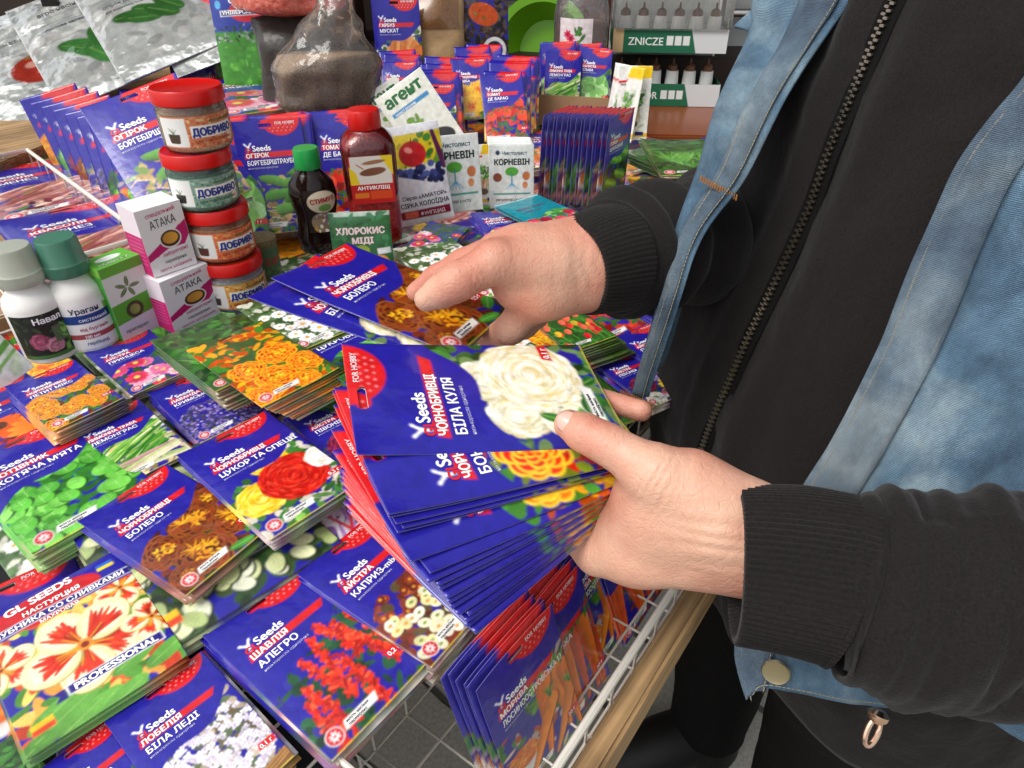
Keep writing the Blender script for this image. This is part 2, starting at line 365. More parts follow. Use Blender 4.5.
def packet(key, TL, BL, TR=None, label='', stride=1, scale=None, letters=True, name='seed_packet', cat='seed packet', group='seed packets for sale', nrm=(0, 0, 1), wscale=None):
    me = pm(key, stride); a = DES[key]
    m, L = frame(TL, BL, TR, nrm); s = scale or L / (a.h / 1000)
    ctr = TL + m @ Vector((a.w / 2000 * s, -a.h / 2000 * s, 0))
    return packet_at(key, m, ctr, s, label, stride, letters, name, cat, group)
def packet_at(key, m, ctr, s, label, stride=1, letters=True, name='seed_packet', cat='seed packet', group='seed packets for sale'):
    me = pm(key, stride)
    o = bpy.data.objects.new(name, me); link(o); o.matrix_world = Matrix.Translation(ctr) @ m.to_4x4() @ Matrix.Scale(s, 4)
    tag(o, label, cat, group)
    return o
ORD = ['second', 'third', 'fourth', 'fifth', 'sixth', 'seventh', 'eighth', 'ninth', 'tenth', 'eleventh', 'twelfth', 'thirteenth', 'fourteenth', 'fifteenth', 'sixteenth', 'seventeenth', 'eighteenth', 'nineteenth', 'twentieth', 'twenty first', 'twenty second', 'twenty third', 'twenty fourth']
def stack(key, TLp, BLp, z, n, label, short, alt=None, jit=.003, step=.0026, stride=1, seed=0, slide=(0, 0), TR=None, tilt=0, roll=0, group=None, rotj=1.2):
    """pile of n packets whose topmost lies at height z; TLp, BLp are photo points of its left edge"""
    rg = random.Random(seed * 7 + n); TL, BL = W(*TLp, z), W(*BLp, z)
    me = pm(key, stride); a = DES[key]; m, L = frame(TL, BL); s = L / (a.h / 1000)
    if tilt or roll: m = m @ Matrix.Rotation(R(tilt), 3, 'X') @ Matrix.Rotation(R(roll), 3, 'Y')
    ctr = TL + m @ Vector((a.w / 2000 * s, -a.h / 2000 * s, 0)); nz = m @ Vector((0, 0, 1))
    top = packet_at(key, m, ctr, s, label, stride, group=group or 'seed packets for sale')
    for i in range(1, n):
        k = (alt[i % len(alt)] if alt else key)
        c = ctr - nz * step * i + m @ Vector((rg.uniform(-jit, jit) + slide[0] * i, rg.uniform(-jit, jit) + slide[1] * i, 0))
        mm = m @ Matrix.Rotation(R(rg.uniform(-rotj, rotj)), 3, 'Z')
        packet_at(k, mm, c, s, f'{ORD[min(i - 1, 22)]} packet from the top of the pile of {short}', 12, False, group=f'piled packets under the {short}')
    return top
# ---------------------------------------------------------------- printed designs of the small packets
BLUE = '221d98'
def hobby(name, variety, paint, tag_='0,3 г', bgc=BLUE, edge=None, sub=True, nw=None, vw=None, topart=True):
    a = Art(PW, PH, NX, NY, bgc); w_, h = PW, PH
    u, v = a.X / w_, a.Y / h
    lo = edge if edge is not None else (.60 - .27 * u - .05 * np.sin(u * 7))
    a.clip = np.clip((v - lo) * h / a.px, 0, 1)
    paint(a)
    a.clip = None
    if topart:
        d = np.hypot((a.X - 66) / 27, (a.Y + 1) / 24); a.field((1 - d) * 24 / a.px, 'd8171c')
        for i in range(7):
            for j in range(4):
                x, y = 48 + i * 6 + j % 2 * 2.5, 8 + j * 4
                if math.hypot((x - 66) / 24, (y + 1) / 21) < 1: a.ell(x, y, .8, .8, 0, 'f2a0a0')
        a.cap(40, 7.5, 50, 7.5, 4.2, 4.2, 'd8171c')
        a.t('FOR HOBBY', 58, 7, 5, 'f6e6e6', 0, .02)
        a.poly([(10, 51), (78, 51), (83, 43.5), (84, 43.5), (12, 43.5)], 'd8171c')
        # sprout emblem
        a.cap(13, 32, 17, 36, .5, 1.1, 'ffffff'); a.cap(17, 36, 16.5, 41, 1.2, .8, 'ffffff'); a.cap(17, 36, 20.5, 31, 1.1, .5, 'ffffff')
        a.ell(12.6, 31.5, 1.5, 1.0, .6, 'ffffff'); a.ell(20.5, 31.2, 1.6, .9, -.8, 'ffffff')
        a.t('GL', 12, 43.2, 9, 'd8171c', 0, .04); a.t('Seeds', 22, 41.5, 11, 'ffffff', 0, .035)
        a.t(name, 12, 50.3, 8.2, 'ffffff', 0, .04, nw); a.t(variety, 12, 60.5, 9.0, 'ffffff', 0, .03, vw)
        if sub: a.t('низькоросла однорічна', 12, 65.5, 3.6, 'c8c8e8', 0, 0)
    a.ell(12, 145, 7, 7, 0, 'f4eeee'); a.ell(12, 145, 6.3, 6.3, 0, 'cc1a22'); a.daisy(12, 145, 3.8, 'ffffff', 'cc1a22', 8, .16)
    a.poly([(20, 148), (50, 148), (53, 141), (23, 141)], 'f2f2ee'); a.t('якість насіння', 24, 144.2, 3, '333344'); a.t('перевірено', 24, 147.3, 3, '333344')
    if tag_:
        a.poly([(77, 131), (94, 131), (94, 124), (79, 124)], 'd8171c'); a.t(tag_, 79.5, 130, 6, 'ffffff', 0, .03)
    a.cap(0, 156.2, 95, 156.2, .5, .5, 'd8c840')
    return a
def bgm(a, cols, n=260, s_=9):
    a.mottle(np.ones_like(a.X), cols, s_, a.rg.randint(0, 99), n)
def P_bolero(a):
    bgm(a, ('5a1a0c', '3c1208', '6a2410', '2c3a12')); 
    for x, y, r in ((20, 100, 22), (60, 88, 24), (84, 75, 16), (40, 132, 26), (80, 118, 22), (14, 140, 15)): a.marig(x, y, r, ('5e160a', '74200e', '4a1008', '822c12'), '8f4a16', ('e8a010', 'd88408', 'f4c020'), 5)
    for x, y in ((50, 85), (62, 92), (36, 120), (44, 126), (82, 110)): a.tuft(x, y, 13, 16, ('f0b020', 'e09010'), 2.5, 1.5, .7)
    a.leaf(86, 138, 12, 5, -.5, '4fa838'); a.leaf(64, 150, 12, 4, .2, '3f8f2a')
def P_cream(a):
    bgm(a, ('2c5a24', '3b7a2c', '1d3f1a', '6a8a50'))
    a.leaves(10, 40, 60, 90, 6, l=10)
    for x, y, r in ((28, 95, 19), (24, 128, 20), (58, 80, 18)): a.pom(x, y, r, ('e8e0c0', 'f4efd8', 'dcd0a0', 'fffbe8'), 120, .24)
    a.leaves(10, 60, 100, 150, 7, l=8)
    a.pom(64, 112, 33, ('ece0b4', 'f8f2dc', 'e4d090', 'fffbe8', 'f6eed0', 'fffdf0'), 420, .15)
def P_bonita(a):
    bgm(a, ('3a7a24', '7a8f1c', 'c82010'))
    for x, y, r in ((25, 90, 24), (66, 84, 24), (44, 122, 27), (84, 120, 20), (14, 140, 18)): a.marig(x, y, r, ('d81808', 'c41208', 'ea2a10'), 'f4d030', ('f8c818', 'f0a810', 'ffe040'), 5)
def P_orange(a):
    bgm(a, ('3a7a24', '4c9a30', 'e8a010'))
    for x, y, r in ((25, 90, 24), (66, 80, 26), (44, 124, 28), (84, 122, 20), (14, 140, 18)): a.marig(x, y, r, ('f4b010', 'f89c08', 'f07010'), 'fcd838', ('e04a08', 'f07a10', 'd83008'), 5)
def P_firey(a):
    bgm(a, ('3a7a24', 'c85008', 'e8a010'))
    for x, y, r in ((25, 90, 20), (66, 80, 22), (40, 120, 22), (80, 115, 20), (14, 140, 18), (60, 145, 16)): a.marig(x, y, r, ('d8300c', 'e85010', 'b81808'), 'f8b020', ('f8d020', 'f0b010', 'fcd840'), 5)
def P_lemon(a):
    bgm(a, ('c8b890', 'b8a878', 'd8cca8', '8a7a50'), 160)
    a.poly([(5, 95), (40, 62), (95, 50), (95, 80), (40, 95)], 'e4dcc8')
    a.cap(30, 82, 60, 70, 9, 9, 'd9a05a', 0, .2); a.cap(60, 68, 78, 60, 9, 9, 'c8741e', 0, .2); a.ell(30, 80, 10, 5, -.4, 'e8c890'); a.ell(70, 62, 10, 5, -.4, 'e09030')
    for _ in range(46): y = a.rg.uniform(78, 150); a.cap(a.rg.uniform(0, 20), y, a.rg.uniform(70, 95), y - a.rg.uniform(10, 55), 1.2, 2.4, a.rg.choice(('4f9a2c', '79b545', '9cc860', '2f7a24', 'cfe09a')), .2, .4)
    for _ in range(16): a.cap(20, a.rg.uniform(120, 150), 90, a.rg.uniform(120, 152), 1.5, 2, a.rg.choice(('e8e4c0', 'c89a9a', 'b8c880')), .2)
    a.cap(18, 75, 66, 58, .7, .7, 'a8d060'); a.cap(70, 78, 60, 48, .7, .7, 'a8d060')
def P_mint(a):
    bgm(a, ('2c7a20', '3c9a2c', '1f5a18'))
    for i in range(75): x, y = a.rg.uniform(0, 95), a.rg.uniform(50, 157); r = a.rg.uniform(7, 11); a.ell(x + .8, y + 1.2, r, r * .8, 0, '1c5216'); c = a.rg.choice(('5cb83a', '74cc4c', '4aa430', '8ad860')); a.ell(x, y, r, r * .8, a.rg.uniform(0, 3), c, .15, .3); a.cap(x, y - r * .6, x, y + r * .6, .3, .3, '9adf78'); [a.cap(x, y - r * .2 + k * 3, x + q * r * .6, y - r * .5 + k * 3, .2, .2, '9adf78') for k in (0, 1) for q in (1, -1)]
def P_mari(a):
    bgm(a, ('2c5a24', '6a2410', '3b7a2c'))
    for i in range(17): a.marig(a.rg.uniform(5, 92), a.rg.uniform(62, 152), a.rg.uniform(12, 18), ('a82008', 'c83c0c', '8a1808', 'd85810'), 'f0b028', ('f8c818', 'f0a810'), 4)
def P_gaz(a):
    bgm(a, ('2c3a24', '4a1a10', '7a2a18'))
    for x, y, r, c in ((30, 88, 26, 'e05a10'), (75, 70, 24, 'd8a0b8'), (60, 122, 34, 'f08020'), (15, 140, 22, 'c02810')): a.daisy(x, y, r, c, '5a2a10', 17, .15)
def P_lav(a):
    bgm(a, ('4a3a7a', '6a5a9a', '2c2a44', '8a7ab8', '3a3a50'), 400, 6)
    for _ in range(500): a.ell(a.rg.uniform(0, 95), a.rg.uniform(45, 157), 2.2, 1.4, a.rg.uniform(0, 3), a.rg.choice(('8a78c0', '6f5ca8', 'b0a0d8', '463a74', '3a4a3a')), .2)
def P_sugar(a):
    bgm(a, ('2c5a24', '3b7a2c', 'd8d0c0'))
    a.pom(52, 70, 20, ('f0c010', 'f8d820', 'e8a808', 'ffe850'), 200, .17); a.pom(22, 110, 22, ('f0c818', 'f8e030', 'e8b008', 'fff070'), 220, .17)
    a.pom(58, 105, 32, ('c81208', 'd82010', 'b00c06', 'f04028'), 420, .13); a.pom(92, 100, 16, ('e8e0d0', 'f8f4e8', 'ffffff'), 90, .25)
    a.leaves(10, 95, 138, 155, 8, l=8)
def P_salvia(a):
    bgm(a, ('1d4a2c', '163a24', '245a34', '2a2a8a'), 200)
    a.clip = None
    for k, (x, y, l, b) in enumerate(((68, 62, 56, 2.3), (38, 78, 62, 2.0), (80, 90, 56, 2.2), (55, 100, 60, 1.5), (24, 100, 50, 1.7), (14, 112, 44, 1.4), (70, 70, 40, 1.2), (90, 70, 50, 1.9), (48, 68, 50, 1.3))):
        for i in range(70):
            t = i / 70; cx, cy = x - math.cos(b) * l * (t - .5) * .4, y + math.sin(b) * l * t
            an = a.rg.uniform(0, 6.28); q = a.rg.uniform(3, 8) * (.5 + t * .6)
            a.cap(cx, cy, cx + q * math.cos(an), cy + q * math.sin(an), .9, 1.5, a.rg.choice(('e02a10', 'f23c18', 'c81a0a', 'f85a30', 'a81008')), .15)
def P_lobelia(a):
    bgm(a, ('5a6a4a', '6a5a3a', 'b8a890'), 200)
    for _ in range(330):
        x, y = a.rg.uniform(2, 95), a.rg.uniform(60, 150)
        if math.hypot(x - 52, y - 104) > 47: continue
        for k in range(4): an = k * 1.57 + a.rg.uniform(0, 1); a.ell(x + 1.7 * math.cos(an), y + 1.7 * math.sin(an), 2.0, 1.4, an, a.rg.choice(('f4f0f4', 'e4dce8', 'ffffff', 'd0c4d8')), .12)
        a.ell(x, y, .6, .6, 0, '8a7a90')
    for k in range(9): a.poly([(2, 157), (95, 157), (95, 142 + k), (48, 150 + k * 1.2), (2, 142 + k)], ('9a6a34', 'b98a4c', '7a5226')[k % 3])
def P_kapryz(a):
    bgm(a, ('5a4a2c', '8a3a2c', '6a2a14'))
    for _ in range(60): x, y = a.rg.uniform(5, 92), a.rg.uniform(58, 110); a.ell(x, y, 5, 4, a.rg.uniform(0, 3), a.rg.choice(('8a3018', 'a8482a', '6e200e')), .2); a.ell(x, y, 1.6, 1.6, 0, 'd89030')
    for _ in range(45): x, y = a.rg.uniform(5, 92), a.rg.uniform(102, 150); a.ell(x, y, 6, 4.6, a.rg.uniform(0, 3), a.rg.choice(('f0ecc8', 'f8f4e0', 'e0dca0')), .1); a.ell(x, y, 2, 1.4, 0, a.rg.choice(('e0a020', '7a9a30')))
def P_carrot(a):
    bgm(a, ('c8b8a8', '2f7a24', 'b84a10', '3b7a2c'), 120, 8); a.leaves(0, 95, 55, 80, 10, l=10)
    a.ell(22, 118, 24, 16, .2, 'e8e4e0'); a.ell(22, 112, 19, 12, .2, 'd86a18')
    for _ in range(70): x, y = a.rg.uniform(5, 38), a.rg.uniform(102, 120); a.cap(x, y, x + a.rg.uniform(-7, 7), y + a.rg.uniform(-4, 4), .6, .5, a.rg.choice(('f0902c', 'e87818', 'f8b050')), .1)
    for x0, y0, x1, y1, r in ((78, 66, 80, 140, 10), (88, 70, 92, 150, 9), (62, 62, 50, 145, 10.5), (92, 100, 58, 152, 9), (66, 90, 20, 150, 9)):
        a.cap(x0 + 1, y0 + 1, x1 + 1, y1, r + .6, 3, '8a3208'); a.cap(x0, y0, x1, y1, r, 2.2, a.rg.choice(('f07a14', 'e86c10', 'f48a20')), .05, .35, .12); a.tuft(x0, y0 - 6, 16, 12, ('4c9a30', '2f7a24', '9cc860'), .6, 1.57, 1.1)
def P_carrot2(a):
    bgm(a, ('a83a10', '7a2a10', '4a5a20'), 160, 8)
    for k in range(9):
        x = 8 + k * 11; a.cap(x + a.rg.uniform(-4, 4), 60, x + a.rg.uniform(-12, 12), 148, 8, 2.5, a.rg.choice(('e8581c', 'd84a14', 'f07a14')), .05, .35, .12); a.tuft(x, 58, 12, 10, ('4c9a30', '2f7a24'), .6, 1.57, 1)
def P_bean(a):
    bgm(a, ('c8b8a8', 'a87a6a', '8a5a4a', '4c7a30'), 160, 8); a.leaves(5, 50, 60, 90, 9, l=13)
    for _ in range(48): y = a.rg.uniform(60, 155); x = a.rg.uniform(5, 50); a.cap(x, y, x + a.rg.uniform(30, 55), y - a.rg.uniform(5, 30), 2.6, 2.2, a.rg.choice(('c88a80', 'b06a60', 'e0b8a8', '9a4a44', 'd8a090')), .2, .5, .3)
    for _ in range(30): a.ell(a.rg.uniform(5, 90), a.rg.uniform(120, 155), 4.5, 2.8, a.rg.uniform(0, 3), a.rg.choice(('7a2a3a', 'a84a5a', '5a1a24')), .2, .4)
def P_cuc(a):
    bgm(a, ('6a8a30', 'a88a50', 'c8a868', '3b7a2c'), 240, 8); a.leaves(50, 95, 50, 90, 9, l=13)
    for _ in range(90): x, y = a.rg.uniform(0, 95), a.rg.uniform(95, 150); a.cap(x, y, x + a.rg.uniform(-16, 16), y + a.rg.uniform(-6, 6), .5, .5, a.rg.choice(('d8b878', 'b8945a', 'e8d0a0')), .1)
    for x, y, an in ((44, 82, .4), (70, 70, .3), (78, 90, .2), (50, 102, -.1), (76, 110, .1), (88, 76, .8), (60, 122, -.1)):
        c, q = math.cos(an) * 14, math.sin(an) * 14; a.cap(x - c + 1, y - q + 1.5, x + c + 1, y + q + 1.5, 7, 6, '1a3a10'); a.cap(x - c, y - q, x + c, y + q, 7, 6, a.rg.choice(('4c8f2c', '5fa03a', '3f7f24')), .1, .5, .15)
    a.daisy(72, 58, 8, 'f4d030', 'e0a010', 5, .35)
def P_green(a):
    bgm(a, ('2c5a24', '3b7a2c', '1d3f1a'), 200)
    for _ in range(14): x, y = a.rg.uniform(10, 90), a.rg.uniform(60, 110); a.tuft(x, y + 30, 38, 34, ('4c9a30', '2f7a24', '6cb048', '8ac868'), .7, 1.57, .6)
def P_tulip(a):
    bgm(a, ('2c5a24', '3b7a2c'))
    for _ in range(26): x, y = a.rg.uniform(5, 90), a.rg.uniform(50, 150); a.cap(x, y, x + 3, y + 30, 1, 1, '4c9a30'); a.ell(x, y, 6, 9, .2, a.rg.choice(('e83a30', 'f06a50', 'd82030', 'f8b030')), .1, .3)
def P_pink(a):
    bgm(a, ('3b4a8a', '2c5a24', '2a2a9a'))
    for i in range(16): a.daisy(a.rg.uniform(5, 92), a.rg.uniform(50, 152), a.rg.uniform(9, 17), a.rg.choice(('e070a0', 'f0a0c0', 'd84878', 'f8d0dc', 'd83058')), 'f0d060', 12, .26)
def P_aster(a):
    bgm(a, ('3b5a2c', '4a3a8a'))
    a.pom(30, 100, 24, ('6a1438', '8a1c48', '54102c', 'a83060'), 260, .13); a.pom(66, 80, 22, ('8a70c0', 'a890d8', '7058a8', 'c8b8e8'), 220, .15); a.daisy(78, 120, 24, 'f0c820', 'c87808', 16, .2); a.pom(24, 142, 18, ('f0ece0', 'fff8f0', 'e0d8c8'), 130, .2); a.pom(54, 140, 13, ('d83878', 'f070a0'), 90, .2); a.leaves(10, 90, 120, 155, 6)
def P_pump(a):
    bgm(a, ('3b6a2c', 'e8e0d0'))
    for x, y, r in ((60, 95, 34), (18, 125, 22), (80, 140, 24)):
        for k in range(-4, 5): a.ell(x + k * r * .2, y, r * .32, r * (.95 - .04 * k * k), 0, ('e88a3a', 'd87428', 'f0a458')[k % 3], .08, .2)
        a.cap(x, y - r * .8, x + 4, y - r * 1.15, 3, 2.2, '7a8a3a')
def P_white(a):
    bgm(a, ('3b5a2c', '5a7a4a', 'c8c8b8'))
    for i in range(24): a.daisy(a.rg.uniform(0, 95), a.rg.uniform(50, 155), a.rg.uniform(7, 12), a.rg.choice(('f8f4f0', 'e8e0e4', 'ffffff')), 'e0b040', 12, .24)
def P_peas(a):
    bgm(a, ('1d3f1a', '2c5a24', '3b7a2c'))
    for _ in range(5): x, y = a.rg.uniform(5, 50), a.rg.uniform(60, 130); a.ell(x + 25, y + 10, 26, 9, .35, '4c9a30', .2, .3); a.ell(x + 25, y + 9, 22, 5, .35, '2a6a1c'); [a.ell(x + 8 + k * 8, y + 3 + k * 3, 4.4, 4.4, 0, '8ad050', .1, .3) for k in range(5)]
def P_tomato(a):
    bgm(a, ('3b6a2c', '8a1a10', 'd83a20'))
    for i in range(9): x, y, r = a.rg.uniform(8, 88), a.rg.uniform(65, 148), a.rg.uniform(10, 16); a.ell(x, y, r, r * .93, 0, a.rg.choice(('d82818', 'c81c10', 'e84828')), .1, .25); a.daisy(x, y - r * .5, r * .5, '3b7a2c', '2c5a24', 6, .1)
def P_cabb(a):
    bgm(a, ('2c5a24', '3b7a2c')); a.ell(50, 105, 44, 42, 0, '6aa84a')
    for i in range(30): an = a.rg.uniform(0, 6.3); q = a.rg.uniform(0, 30); a.ell(50 + q * math.cos(an), 105 + q * math.sin(an), 16, 10, an, a.rg.choice(('8ac868', '6aa84a', 'a8d890', '4c8a34')), .1, .3)
_u, _v = np.meshgrid(np.linspace(0, 1, NX + 1), np.linspace(0, 1, NY + 1))
low = .45 - .10 * _u - .04 * np.sin(_u * 7); lowc = .47 - .27 * _u + .03 * np.sin(_u * 9); low2 = .40 - .08 * _u - .03 * np.sin(_u * 8)
def reg(key, *a, **k): DES[key] = lambda: hobby(*a, **k)
reg('bolero', 'ЧОРНОБРИВЦІ', 'БОЛЕРО', P_bolero, '0,5 г', nw=52)
reg('cream', 'ЧОРНОБРИВЦІ', 'БІЛА КУЛЯ', P_cream, '0,1 г', nw=52)
reg('bonita', 'ЧОРНОБРИВЦІ', 'БОНІТЕ МІКС', P_bonita, '0,5 г', edge=low, nw=52)
reg('samba', 'ЧОРНОБРИВЦІ', 'САМБА', P_orange, '0,5 г', edge=low2, nw=52)
reg('fire', 'ЧОРНОБРИВЦІ', 'КАРМЕН', P_firey, '0,5 г', edge=low2, nw=52)
reg('lemon', 'ЛИМОННА ТРАВА', 'ЛЕМОНГРАС', P_lemon, None, nw=60)
reg('mint', 'КОТІВНИК', 'КОТЯЧА М\'ЯТА', P_mint, None)
reg('mari', 'ЧОРНОБРИВЦІ', 'ПЕТИТ МІКС', P_mari, '0,5 г', edge=low, nw=52)
reg('gaz', 'ГАЦАНІЯ', 'СУМІШ', P_gaz, '0,1 г')
reg('lav', 'ЛАВАНДА', 'КРИМСЬКА', P_lav, '0,1 г')
reg('sugar', 'ЧОРНОБРИВЦІ', 'ЦУКОР ТА СПЕЦІЇ', P_sugar, '0,3 г', nw=52)
reg('salvia', 'ШАВЛІЯ', 'АЛЕГРО', P_salvia, '0,2 г')
reg('lobelia', 'ЛОБЕЛІЯ', 'БІЛА ЛЕДІ', P_lobelia, '0,1 г')
reg('kapryz', 'АЙСТРА', 'КАПРИЗ-mix F1', P_kapryz, None)
reg('carrot', 'МОРКВА', 'ЛОСИНООСТРОВСЬКА 13', P_carrot, '20 г', edge=lowc, nw=34, vw=78)
reg('carrot2', 'МОРКВА', 'НАНТСЬКА', P_carrot2, '20 г', edge=lowc, nw=34)
reg('bean', 'КВАСОЛЯ', 'ХІМЕНЕЗ', P_bean, '20 г')
reg('cuc', 'ОГІРОК', 'БОРГЕБІРШТРАУБЕ', P_cuc, '1 г', vw=66)
reg('pink', 'АЙСТРА', 'ПРИНЦЕСА', P_pink, '0,3 г')
reg('aster', 'АЙСТРА', 'ПІВОНІЯ', P_aster, '0,3 г')
reg('pump', 'ГАРБУЗ', 'МУСКАТ', P_pump, '3 г')
reg('white', 'АЙСТРА', 'БІЛА', P_white, '0,3 г')
reg('peas', 'ГОРОХ', 'ЦУКРОВИЙ', P_peas, '20 г')
reg('tomato', 'ТОМАТ', 'ДЕ БАРАО', P_tomato, '0,2 г')
reg('cabb', 'КАПУСТА', 'СЛАВА', P_cabb, '1 г')
full = np.full((NY + 1, NX + 1), -1.0)
def reg2(key, paint):
    def f():
        a = hobby('', '', paint, None, '3a5a2a', edge=full, sub=False, topart=False); return a
    DES[key] = f
reg2('gpink', P_pink); reg2('ggreen', P_green); reg2('gorange', P_firey); reg2('gtulip', P_tulip); reg2('gwhite', P_white); reg2('gaster', P_aster)
def pro(banner, paint, head, texts, red=True):
    def f():
        a = Art(118, 157, 148, 192, BLUE); a.clip = np.clip((a.Y - head) / a.px, 0, 1); paint(a); a.clip = None
        if texts:
            a.ell(52, 22, 44, 19, 0, 'c81a22'); a.t('GL SEEDS', 22, 15, 13, 'ffffff', 4, .05); a.t(texts[0], 33, 24, 7.5, 'ffffff', 0, .04)
            a.poly([(0, 26.5), (118, 26.5), (118, 36), (0, 36)], 'f0f0f0'); a.poly([(0, 27.3), (118, 27.3), (118, 35.2), (0, 35.2)], '241a80')
            a.t(texts[1], 3, 34, 7.6, 'ffffff', 0, .04, 110); a.t(texts[2], 42, 41, 5.5, 'ffffff', 0, .03)
            a.poly([(96, 8), (110, 8), (110, 12), (96, 12)], '2a6ad0'); a.poly([(96, 12), (110, 12), (110, 16), (96, 16)], 'f4d818')
        a.poly([(38, 128), (112, 128), (112, 117.5), (38, 117.5)], 'f4f4f4'); a.poly([(39, 127), (111, 127), (111, 118.5), (39, 118.5)], '241a80')
        a.poly([(28, 129), (37.5, 129), (37.5, 119), (28, 119), (32, 124)], '241a80')
        a.t(banner, 43, 126, 8.6, 'ffffff', 0, .05, 64)
        a.poly([(8, 144), (24, 144), (24, 134), (8, 134)], 'f0c018'); a.poly([(8, 144), (24, 144), (24, 139), (8, 139)], 'd84010')
        a.fat = 2.0; a.hole = False
        return a
    return f
def P_nast(a):
    bgm(a, ('d8501c', 'e8a040', 'f0c860', '4c8a2c', 'c83a14'), 220, 14); 
    for _ in range(12): a.leaf(a.rg.uniform(0, 118), a.rg.uniform(125, 157), 20, 8, -.3, '5c9a3a')
    def flower(cx, cy, r, rot):
        for k in range(5):
            an = rot + k * 1.257; x, y = cx + r * .55 * math.cos(an), cy + r * .55 * math.sin(an)
            a.ell(x + .8, y + 1.2, r * .47, r * .42, an, 'b8a850'); a.ell(x, y, r * .46, r * .42, an, 'f4e8b0', .04, .12); a.ell(x, y, r * .36, r * .33, an, 'f8f0c8', .03)
            for q in range(26): b_ = an + a.rg.uniform(-.42, .42); rr = r * a.rg.uniform(.5, .8); a.cap(cx + r * .22 * math.cos(an), cy + r * .22 * math.sin(an), cx + rr * math.cos(b_), cy + rr * math.sin(b_), r * .08, r * .02, a.rg.choice(('e03418', 'f04a20', 'd02810')), .1)
            for q in range(7): b_ = an + a.rg.uniform(-.25, .25); a.cap(cx, cy, cx + r * .45 * math.cos(b_), cy + r * .45 * math.sin(b_), .9, .4, a.rg.choice(('a01808', 'f0a020')), .1)
        a.ell(cx, cy, r * .13, r * .13, 0, 'e8902c'); a.ell(cx, cy, r * .07, r * .07, 0, '8a2a10')
    flower(6, 66, 26, 1); flower(104, 48, 24, .3); flower(62, 88, 47, .55); flower(112, 98, 24, .9)
def P_wbean(a):
    bgm(a, ('2c4a24', '1d3018', '3b5a2c', '3a4a2a'), 260, 12)
    for _ in range(95): x, y = a.rg.uniform(0, 118), a.rg.uniform(20, 150); an = a.rg.uniform(0, 3); a.ell(x + 1, y + 1.5, 7.5, 5, an, '1c2a14'); a.ell(x, y, 7.5, 5, an, a.rg.choice(('c8d098', 'dce0b0', 'a8b878', 'e8ecd0')), .1, .25)
    a.leaves(70, 118, 60, 110, 5, l=12)
def P_purp(a):
    bgm(a, ('6a3a8a', '8a5aa8', 'c8b8c8', 'd8d0d8', 'b01c28'), 260, 12)
    for _ in range(30): x = a.rg.uniform(0, 118); a.cap(x, 157, x + a.rg.uniform(-20, 20), a.rg.uniform(20, 130), 1.5, .8, a.rg.choice(('e8e0e8', 'b080c8', 'd83040')), .1)
DES['nast'] = pro('PROFESSIONAL', P_nast, 38, ('НАСТУРЦИЯ', 'КЛУБНИКА СО СЛИВКАМИ', 'МАХРОВАЯ'))
DES['wbean'] = pro('COLLECTION', P_wbean, 0, None)
DES['purp'] = pro('COLLECTION', P_purp, 0, None)
# larger sachets and bags drawn the same way
def D_radish():
    a = Art(PW, PH, NX, NY, '128a9a'); a.poly([(0, 0), (95, 0), (95, 4), (0, 4)], 'a8d8dc')
    a.t('РЕДИС СОРА', 14, 46, 9, '7a3a6a', 0, .03); a.t('ранній сорт', 20, 58, 6, '7a3a6a')
    a.clip = np.clip((a.Y - 78 - 8 * np.sin(a.X / 14)) / a.px, 0, 1); bgm(a, ('3b7a2c', '4c9a30', '8ac868'))
    for _ in range(15): x, y = a.rg.uniform(5, 92), a.rg.uniform(92, 150); a.ell(x, y, 11, 10, 0, a.rg.choice(('c8203c', 'e04060', 'b01830')), .1, .3); a.cap(x, y + 8, x + 3, y + 17, 1.4, .3, 'f0d0d8')
    a.clip = None; a.hole = False; a.back = '128a9a'; return a
DES['radish'] = D_radish
def D_argest():
    a = Art(80, 118, 100, 148, 'e8e8da'); a.t('агент', 8, 22, 22, '1f6a30', 0, .05, 62); a.poly([(8, 30), (70, 30), (70, 36), (8, 36)], '3a8ac0')
    a.t('захист рослин', 12, 35.2, 5, 'ffffff', 0, .02); a.leaves(25, 55, 50, 72, 4, ('8ab84a', '6a9a34'), 9)
    a.ell(46, 92, 26, 14, .2, '2c2a28'); a.mottle(((a.X - 46) ** 2 / 700 + (a.Y - 92) ** 2 / 200 < 1) * 1.0, ('3a3632', '1c1a18', '6a625a'), 4, 3, 120)
    a.t('10 мл', 8, 112, 7, '2a2a2a', 0, .03); a.hole = False; a.fat = 2; return a
DES['argest'] = D_argest
